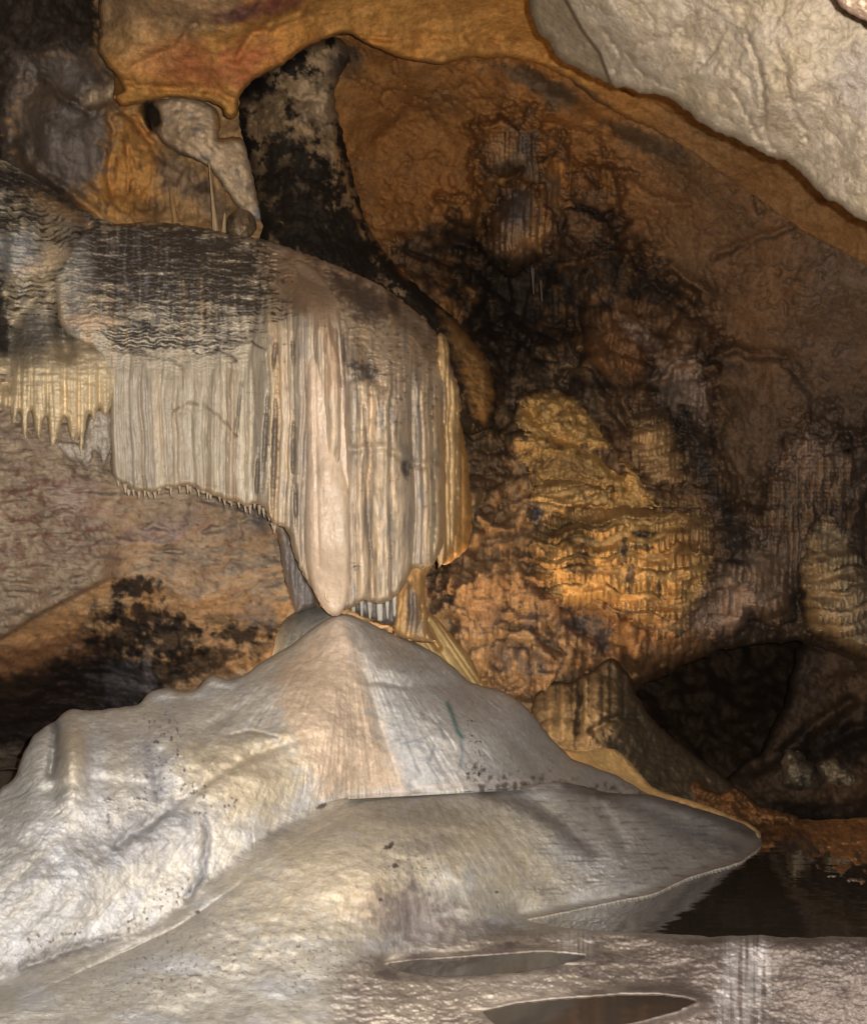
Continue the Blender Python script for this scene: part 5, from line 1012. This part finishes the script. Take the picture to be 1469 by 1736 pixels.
def far_formations():
    def F_(name, pts, dep, col, lab, cat='flowstone', step=1.9, amp=6, edge=(16, .35), fn=None, thick=.4, seed=60, group=None, mat=None, down=0, emb=30):
        s = Sheet(pts, step, amp, 14, seed=seed); s.tps(dep, .001)
        if emb:      # grows out of the far wall: blend from the wall's own surface at the outline
            u = np.clip((s.X - FW.xs[0]) / FW.step, 0, len(FW.xs) - 2.001); v = np.clip((s.Y - FW.ys[0]) / FW.step, 0, len(FW.ys) - 2.001)
            W = FW.D[v.astype(int), u.astype(int)] + .02
            t = np.clip((s.sd + 5 * s.n(18, seed=33)) / emb, 0, 1); t = np.sqrt(np.clip(1 - (1 - t) ** 2, 0, 1)) * .6 + .4 * ss(0, 1, t)
            s.D = W + np.minimum(s.D - .12 - W, -.06) * t; s.emb_t = t
        else: s.edge(*edge)
        s.D -= .06 * s.n(34, seed=1, warp=10) + .02 * s.n(11, seed=2)
        s.base(col).mottle(.22, 30)
        if fn: fn(s)
        if emb: k_ = ss(.2, .85, s.emb_t + .2 * s.n(16, seed=34, octs=4))[..., None]; s.C = resample(FW, FW.C, s) * (1 - k_) + s.C * k_
        return tag(s.build(name, mat or M_farflow, thick=thick, down=down), lab, cat, group)
    # stalactite cluster high on the wall
    def f(s):
        cw, _, _ = columns(s.X + 4 * noise(s.X / 20, s.Y / 50, 2), (6, 14), 3); s.D -= .09 * cw * ss(225, 250, s.Y)
        s.D += .22 * s.line([(835, 300), (860, 312), (885, 290)], 6, 3); s.paint(ss(.5, 0, cw), c(60, 52, 46), .6)
        s.paint(s.blob(850, 285, 34, 14, 0, brk=.5), c(50, 44, 40), .8); s.paint(s.blob(845, 250, 22, 24, 0), c(176, 132, 84), .6); s.paint(s.blob(895, 240, 18, 40, 0), c(86, 78, 72), .7)
    F_('stalactite_cluster', [(818, 250), (828, 225), (845, 210), (862, 206), (872, 218), (886, 212), (905, 205), (922, 215), (928, 250), (920, 300), (900, 320), (880, 300), (860, 310), (838, 302), (824, 280)], [(818, 250, 11.1), (870, 210, 10.9), (928, 250, 11.1), (870, 260, 10.75), (840, 300, 11.1), (910, 310, 11)], c(126, 104, 80), 'grey clump of drips at the top of the far wall under the ceiling fold', fn=f, seed=61, amp=11, emb=40)
    def f(s):
        cw, _, _ = columns(s.X + 4 * noise(s.X / 20, s.Y / 60, 2), (6, 13), 5); s.D -= .12 * cw
        s.paint(ss(.45, 0, cw), c(54, 46, 42), .75); s.paint(s.blob(875, 350, 24, 40, 0, brk=.5), c(92, 88, 88), .7); s.paint(s.blob(915, 390, 18, 40, 10, brk=.6), c(176, 134, 88), .8); s.paint(s.blob(822, 400, 10, 50, 10), c(170, 128, 80), .7); s.paint(s.blob(872, 455, 46, 20, 0, brk=.5), c(40, 36, 34), .8)
    F_('stalactite_cluster', [(838, 330), (850, 312), (880, 305), (905, 312), (925, 330), (938, 370), (944, 400), (930, 430), (905, 440), (890, 465), (865, 478), (845, 462), (820, 440), (808, 410), (822, 370)], [(838, 330, 11.1), (880, 305, 11), (944, 400, 11.1), (820, 440, 11.1), (880, 380, 10.75), (865, 478, 11.1)], c(138, 110, 82), 'larger fringe of streaked stalactites below the grey clump on the far wall', fn=f, seed=62, amp=13, emb=46)
    def f(s):
        s.D -= .2 * s.blob(990, 320, 24, 20, 20, feather=.8) + .2 * s.blob(1030, 345, 22, 18, 0, feather=.8); s.D += .2 * s.line([(960, 345), (1000, 355), (1030, 370), (1050, 350)], 7, 3); s.D -= .09 * s.n(16, seed=9)
        s.paint(s.line([(960, 345), (1000, 358), (1030, 372), (1050, 350)], 9, 3), c(38, 32, 30), .85); s.paint(s.blob(985, 300, 20, 24, 0), c(150, 104, 62), .6); s.paint(s.blob(1020, 430, 40, 34, 0, brk=.6), c(60, 50, 44), .6)
    F_('knobbly_outcrop', [(955, 290), (972, 275), (995, 272), (1012, 290), (1030, 315), (1048, 335), (1050, 365), (1035, 385), (1050, 420), (1030, 450), (990, 440), (960, 400), (945, 350)], [(955, 290, 11.3), (1000, 275, 11.3), (1050, 360, 11.3), (990, 330, 10.95), (1000, 440, 11.3), (1000, 390, 11.1)], c(112, 84, 58), 'knot of dark brown knobs on the far wall to the right of the stalactite fringe', 'rock', fn=f, seed=63, mat=M_far, amp=10)
    # upper yellow wall of flow
    def f(s):
        s.D -= .10 * s.n(22, 30, seed=5, warp=12) + .05 * s.n(12, 9, seed=6)
        s.paint(ss(.1, .6, s.n(22, 16, seed=8, octs=5)), c(120, 92, 58), .7); s.paint(s.blob(950, 790, 60, 26, 20, brk=.4), c(140, 110, 72), .6)
        for p in [[(890, 690), (940, 740), (1000, 760), (1050, 800)], [(990, 640), (1010, 700), (1060, 760), (1120, 830)]]: s.D += .25 * s.line(p, 12, 6)
    F_('flowstone_cascade', [(866, 690), (888, 660), (930, 655), (975, 665), (1005, 690), (1020, 720), (1060, 760), (1100, 800), (1150, 850), (1210, 870), (1190, 900), (1040, 900), (930, 900), (896, 860), (880, 800), (858, 740)], [(866, 690, 11.1), (930, 655, 11.2), (1010, 690, 11.1), (1150, 850, 10.9), (940, 740, 10.6), (1020, 800, 10.55), (900, 860, 10.7), (1050, 890, 10.5), (880, 780, 10.8)], c(212, 170, 104), 'yellow rough sloping cascade high in the middle of the far wall', fn=f, seed=64, edge=(22, .5))
    def f(s):
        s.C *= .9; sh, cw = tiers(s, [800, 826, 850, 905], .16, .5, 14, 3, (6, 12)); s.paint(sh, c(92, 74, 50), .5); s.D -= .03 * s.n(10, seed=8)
        s.paint(s.blob(905, 875, 14, 22, 0), c(80, 84, 94), .9)
    F_('flowstone_cascade', [(896, 835), (915, 812), (950, 806), (985, 812), (1010, 822), (1030, 815), (1044, 828), (1040, 850), (1020, 872), (985, 862), (960, 880), (935, 880), (912, 890), (900, 900), (893, 870)], [(896, 835, 10.55), (960, 806, 10.6), (1044, 830, 10.5), (910, 895, 10.6), (1000, 860, 10.35), (960, 850, 10.3)], c(216, 176, 114), 'short yellow shelf of fine drips in the middle of the far wall', fn=f, seed=65, emb=14)
    # big front cascade
    def f(s):
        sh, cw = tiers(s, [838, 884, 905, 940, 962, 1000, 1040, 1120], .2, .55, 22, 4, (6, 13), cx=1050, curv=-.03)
        s.D -= .05 * s.n(60, 40, seed=12)
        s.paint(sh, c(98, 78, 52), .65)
        s.paint(s.blob(960, 900, 56, 22, -8, brk=.5), c(92, 74, 50), .8); s.paint(s.blob(985, 950, 26, 34, 20, brk=.8, nsc=12), c(70, 56, 42), .7); s.paint(s.blob(905, 960, 26, 46, 0, brk=.5), c(120, 96, 66), .5)
        for b in [(1090, 905, 18, 5, 0), (1085, 928, 20, 5, 0), (1068, 980, 7, 24, 0), (1115, 995, 6, 18, 0), (1057, 930, 5, 20, 0)]: s.paint(s.blob(*b, feather=.2, brk=.7, nsc=10), c(70, 64, 60), .85)
        s.paint(s.blob(1150, 930, 30, 26, 0, brk=.4), c(176, 122, 68), .6); s.paint(s.blob(1190, 900, 30, 40, 0, brk=.6), c(112, 92, 70), .6)
        s.paint(ss(1010, 1070, s.Y), c(164, 130, 98), .6)
    F_('flowstone_cascade', [(902, 900), (925, 875), (960, 858), (1000, 848), (1040, 842), (1075, 850), (1110, 862), (1150, 858), (1190, 862), (1212, 885), (1216, 930), (1205, 980), (1190, 1020), (1175, 1060), (1140, 1085), (1100, 1080), (1070, 1050), (1030, 1030), (990, 1040), (950, 1030), (920, 1010), (900, 970), (896, 930)],
       [(902, 900, 10.5), (960, 858, 10.6), (1040, 842, 10.5), (1150, 858, 10.6), (1216, 930, 10.9), (1175, 1060, 11.1), (1080, 1060, 10.9), (950, 1020, 10.9), (960, 940, 10.25), (1050, 920, 10.15), (1130, 920, 10.35), (1060, 1000, 10.5), (1150, 1000, 10.7)], c(208, 168, 108), 'biggest of the far cascades, yellow-brown tiers with a dark brown left cap', fn=f, seed=66, edge=(26, .6))
    # striped leaning dome right of it
    def f(s):
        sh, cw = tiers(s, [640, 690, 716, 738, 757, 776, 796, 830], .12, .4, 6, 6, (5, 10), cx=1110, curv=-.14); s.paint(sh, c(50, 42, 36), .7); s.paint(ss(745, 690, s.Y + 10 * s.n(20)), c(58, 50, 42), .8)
        s.paint(ss(740, 790, s.Y), c(176, 142, 98), .5)
    F_('flowstone_dome', [(1058, 710), (1072, 680), (1092, 664), (1112, 672), (1132, 692), (1148, 720), (1156, 760), (1162, 800), (1172, 826), (1140, 832), (1105, 824), (1075, 800), (1062, 760)], [(1058, 710, 11.1), (1092, 664, 11.1), (1156, 750, 11.1), (1172, 826, 10.9), (1105, 740, 10.7), (1110, 800, 10.6), (1070, 800, 10.8)], c(190, 152, 104), 'striped beehive dome of flowstone on the far wall with a dark top', fn=f, seed=67, edge=(20, .5))
    for i, (pts, dd, lb) in enumerate([([(1110, 838), (1140, 826), (1170, 822), (1200, 832), (1206, 862), (1196, 880), (1150, 878), (1112, 870)], 10.75, 'upper of two rounded brown ledges just below the striped dome'), ([(1130, 880), (1170, 866), (1205, 868), (1216, 890), (1214, 940), (1180, 950), (1140, 930)], 10.6, 'lower of two rounded brown ledges below the striped dome')]):
        def f(s):
            cw, _, _ = columns(s.X, (5, 10), 8); s.D -= .08 * cw * ss(840 + 40 * i, 855 + 40 * i, s.Y); s.paint(ss(850 + 36 * i, 835 + 36 * i, s.Y), c(84, 66, 48), .7)
        F_('flowstone_ledge', pts, [(p[0], p[1], dd) for p in pts[::2]] + [(sum(p[0] for p in pts) / len(pts), sum(p[1] for p in pts) / len(pts), dd - .2)], c(148, 116, 80), lb, fn=f, seed=68 + i)
    # dark lumps right of the dome
    def f(s):
        sh, cw = tiers(s, [690, 722, 745, 770, 800, 830, 870, 910, 960], .16, .2, 14, 9, (7, 15)); s.paint(sh, c(110, 92, 78), .4); s.paint(s.blob(1175, 705, 40, 20, 0, brk=.3), c(22, 18, 16), .9); s.paint(ss(-.1, .5, s.n(20, 14, seed=4)), c(44, 38, 34), .7)
    F_('dark_flowstone', [(1148, 690), (1170, 680), (1186, 700), (1188, 725), (1205, 745), (1213, 775), (1220, 800), (1240, 840), (1262, 870), (1290, 890), (1300, 930), (1290, 970), (1240, 975), (1215, 950), (1210, 880), (1180, 830), (1160, 780), (1150, 730)], [(1148, 690, 11.3), (1186, 710, 11.2), (1220, 800, 11.2), (1290, 900, 11.3), (1180, 760, 10.95), (1230, 900, 10.8), (1250, 960, 11.1), (1180, 830, 11.1)], c(84, 70, 58), 'dark grey lumpy ridge running down the far wall right of the striped dome', fn=f, seed=70)
    # right hand stalagmite with tiers
    def f(s):
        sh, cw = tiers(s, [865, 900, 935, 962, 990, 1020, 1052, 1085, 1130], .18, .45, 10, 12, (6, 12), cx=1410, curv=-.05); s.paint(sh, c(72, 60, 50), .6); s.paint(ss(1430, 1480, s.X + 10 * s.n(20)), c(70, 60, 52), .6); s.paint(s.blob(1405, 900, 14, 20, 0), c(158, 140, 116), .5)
    F_('stalagmite', [(1352, 930), (1364, 905), (1380, 885), (1396, 866), (1410, 872), (1424, 892), (1440, 905), (1452, 930), (1480, 960), (1530, 1010), (1540, 1110), (1480, 1130), (1440, 1110), (1400, 1090), (1362, 1070), (1352, 1000)], [(1352, 930, 11.2), (1400, 868, 11.2), (1452, 930, 11.0), (1540, 1050, 10.8), (1400, 950, 10.7), (1410, 1040, 10.5), (1480, 1040, 10.4), (1370, 1070, 10.9), (1480, 1120, 10.9)], c(164, 142, 110), 'tiered fir-tree shaped stalagmite near the right edge', 'stalagmite', fn=f, seed=71, edge=(22, .5))
    def f(s):
        cw, _, _ = columns(s.X + 4 * noise(s.X / 20, s.Y / 60, 2), (9, 20), 15); s.D -= .12 * cw; s.paint(ss(.5, 0, cw), c(66, 56, 50), .7); s.paint(s.blob(1365, 760, 24, 50, 0, brk=.4), c(146, 122, 106), .7)
    F_('flowstone_drapery', [(1296, 840), (1310, 800), (1335, 760), (1350, 728), (1370, 722), (1400, 740), (1440, 770), (1446, 830), (1430, 870), (1400, 868), (1380, 890), (1370, 960), (1350, 1010), (1320, 1000), (1300, 940), (1290, 880)], [(1296, 840, 11.3), (1350, 728, 11.3), (1440, 780, 11.3), (1350, 830, 11.0), (1370, 950, 11.1), (1300, 960, 11.2)], c(118, 98, 80), 'dim greyish-pink drapery on the right wall above the tiered stalagmite', fn=f, seed=72)
    def f(s):
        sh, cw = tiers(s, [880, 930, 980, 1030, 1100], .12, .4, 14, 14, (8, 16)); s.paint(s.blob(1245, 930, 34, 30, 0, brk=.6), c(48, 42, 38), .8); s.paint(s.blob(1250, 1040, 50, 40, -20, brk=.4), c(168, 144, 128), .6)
    F_('flowstone_drapery', [(1215, 880), (1250, 862), (1290, 880), (1330, 920), (1350, 980), (1350, 1050), (1310, 1070), (1280, 1050), (1250, 1080), (1210, 1090), (1190, 1060), (1200, 1000), (1210, 940)], [(1215, 880, 11.2), (1290, 880, 11.3), (1350, 1000, 11.3), (1200, 1080, 11.6), (1260, 960, 10.85), (1280, 1040, 11.1)], c(132, 110, 90), 'wide brownish-grey drapery between the biggest cascade and the tiered stalagmite', fn=f, seed=73)
    # hanging tufts
    for i, (x, y0, y1, w_) in enumerate([(902, 455, 500, 7), (916, 476, 512, 5)]):
        tag(spike(x, y0, x + 2, y1, w_, 2.5, 10.95 if x > 1100 else 11.0, M_farflow, c(84, 74, 66), seed=i), ['longest thin stalactite in the dark cleft below the streaked stalactite fringe', 'shorter thin stalactite just right of the longest one in the dark cleft', 'stubby lone stalactite right of the dark cleft, above the orange patch'][i], 'stalactite', 'stalactites around the dark cleft')
    # cone-shaped bank behind the pool
    def f(s):
        for x in (930, 952, 994, 1008): s.paint(s.line([(x, 1150), (x + 2, 1200), (x + 2, 1250)], 4, 3, seed=x) * ss(1140, 1170, s.Y), c(140, 124, 98), .6)
        s.D += .14 * s.line([(980, 1150), (984, 1190), (980, 1240)], 6, 3) + .12 * s.line([(1000, 1240), (1040, 1215), (1080, 1215)], 6, 3); cw, _, _ = columns(s.X, (12, 26), 17); s.D -= .07 * cw * ss(1240, 1180, s.Y)
        s.paint(ss(.2, .8, s.n(16, 40, seed=8)), c(96, 80, 60), .6); s.paint(ss(10, 0, s.sd) * (s.Y < 1180), c(58, 46, 36), .7)
    F_('conical_stalagmite', [(905, 1230), (898, 1200), (908, 1175), (925, 1160), (935, 1152), (955, 1160), (975, 1150), (990, 1142), (1005, 1138), (1022, 1120), (1036, 1112), (1050, 1128), (1066, 1142), (1076, 1168), (1090, 1200), (1120, 1235), (1170, 1275), (1230, 1320), (1280, 1360), (1320, 1385), (1290, 1400), (1180, 1370), (1060, 1330), (960, 1320), (900, 1280)],
       [(905, 1200, 10.6), (980, 1148, 10.6), (1036, 1112, 10.7), (1080, 1180, 10.7), (1180, 1285, 10.9), (1310, 1385, 10.9), (980, 1210, 10.15), (1050, 1200, 10.2), (960, 1300, 9.9), (1100, 1300, 10.2), (1200, 1360, 10.3)], c(92, 80, 62), 'blunt brown cone with pale streaks rising behind the right shoulder of the mound', 'stalagmite', fn=f, seed=74, edge=(9, .2), down=.4, emb=0, amp=3)
    # shore
    def f(s):
        s.D -= .1 * s.n(24, 12, seed=3); s.paint(s.blob(1345, 1440, 46, 30, 10, brk=.8, nsc=12), c(70, 66, 64), .85); s.paint(s.blob(1400, 1485, 50, 8, 6, brk=.5, nsc=10), c(150, 140, 128), .8); s.paint(s.blob(1330, 1412, 50, 8, 0, brk=.6), c(96, 66, 40), .7); s.paint(ss(4, 0, s.sd) * (s.Y < 1400), c(200, 160, 110), .6)
    pdz = lambda y: float(plane_depth(np.array(y, float), .0))
    F_('shore_rock', [(1262, 1392), (1300, 1390), (1340, 1387), (1380, 1390), (1420, 1388), (1469, 1386), (2050, 1384), (2050, 1505), (1550, 1502), (1469, 1497), (1430, 1494), (1400, 1488), (1378, 1474), (1350, 1455), (1320, 1440), (1285, 1432), (1260, 1420)], [(1262, 1392, 10.6), (1380, 1390, 10.4), (1469, 1387, 10.1), (2050, 1386, 9.6)] + [(x, y, pdz(y)) for x, y in [(1469, 1497), (1400, 1488), (1350, 1455), (1290, 1432), (2050, 1505)]], c(146, 108, 70), 'low orange-brown rock shelf along the water at the right edge', 'rock', fn=f, seed=75, edge=(8, .1), down=.6, mat=M_far, step=1.7, amp=2, emb=0)
    def f(s): s.D -= .14 * s.n(20, seed=3); s.paint(ss(1350, 1300, s.Y), c(90, 66, 44), .3)
    F_('shore_rock', [(1150, 1370), (1160, 1335), (1175, 1322), (1200, 1340), (1225, 1345), (1240, 1335), (1262, 1345), (1275, 1362), (1300, 1372), (1350, 1382), (1360, 1400), (1150, 1400)], [(1150, 1370, 10.3), (1180, 1325, 10.4), (1240, 1340, 10.4), (1350, 1385, 10.3), (1220, 1385, 10.0)], c(128, 92, 58), 'small orange jagged rocks just behind the golden rim of the mound', 'rock', fn=f, seed=76, edge=(8, .15), down=.4, mat=M_far, amp=4, emb=0)
    for i, (pts, lb) in enumerate([([(1322, 1330), (1320, 1300), (1328, 1275), (1340, 1262), (1352, 1275), (1365, 1290), (1380, 1300), (1385, 1335), (1350, 1345)], 'left of two pale fluted rocks in the dark hollow at lower right'), ([(1380, 1300), (1390, 1285), (1408, 1280), (1425, 1290), (1440, 1300), (1462, 1305), (1500, 1315), (1490, 1335), (1400, 1340)], 'right, lower one of two pale fluted rocks in the dark hollow at lower right')]):
        def f(s): cw, _, _ = columns(s.X + .3 * s.Y, (7, 15), 18); s.D -= .12 * cw + .06 * s.n(12, seed=4); s.paint(ss(0, .5, s.n(14, 20, seed=5)), c(70, 60, 50), .7)
        F_('fluted_rock', pts, [(p[0], p[1], 11.75) for p in pts[::2]] + [(sum(p[0] for p in pts) / len(pts), 1310, 11.5)], c(136, 122, 102), lb, 'rock', fn=f, seed=77 + i, down=.02, emb=0)
far_formations()
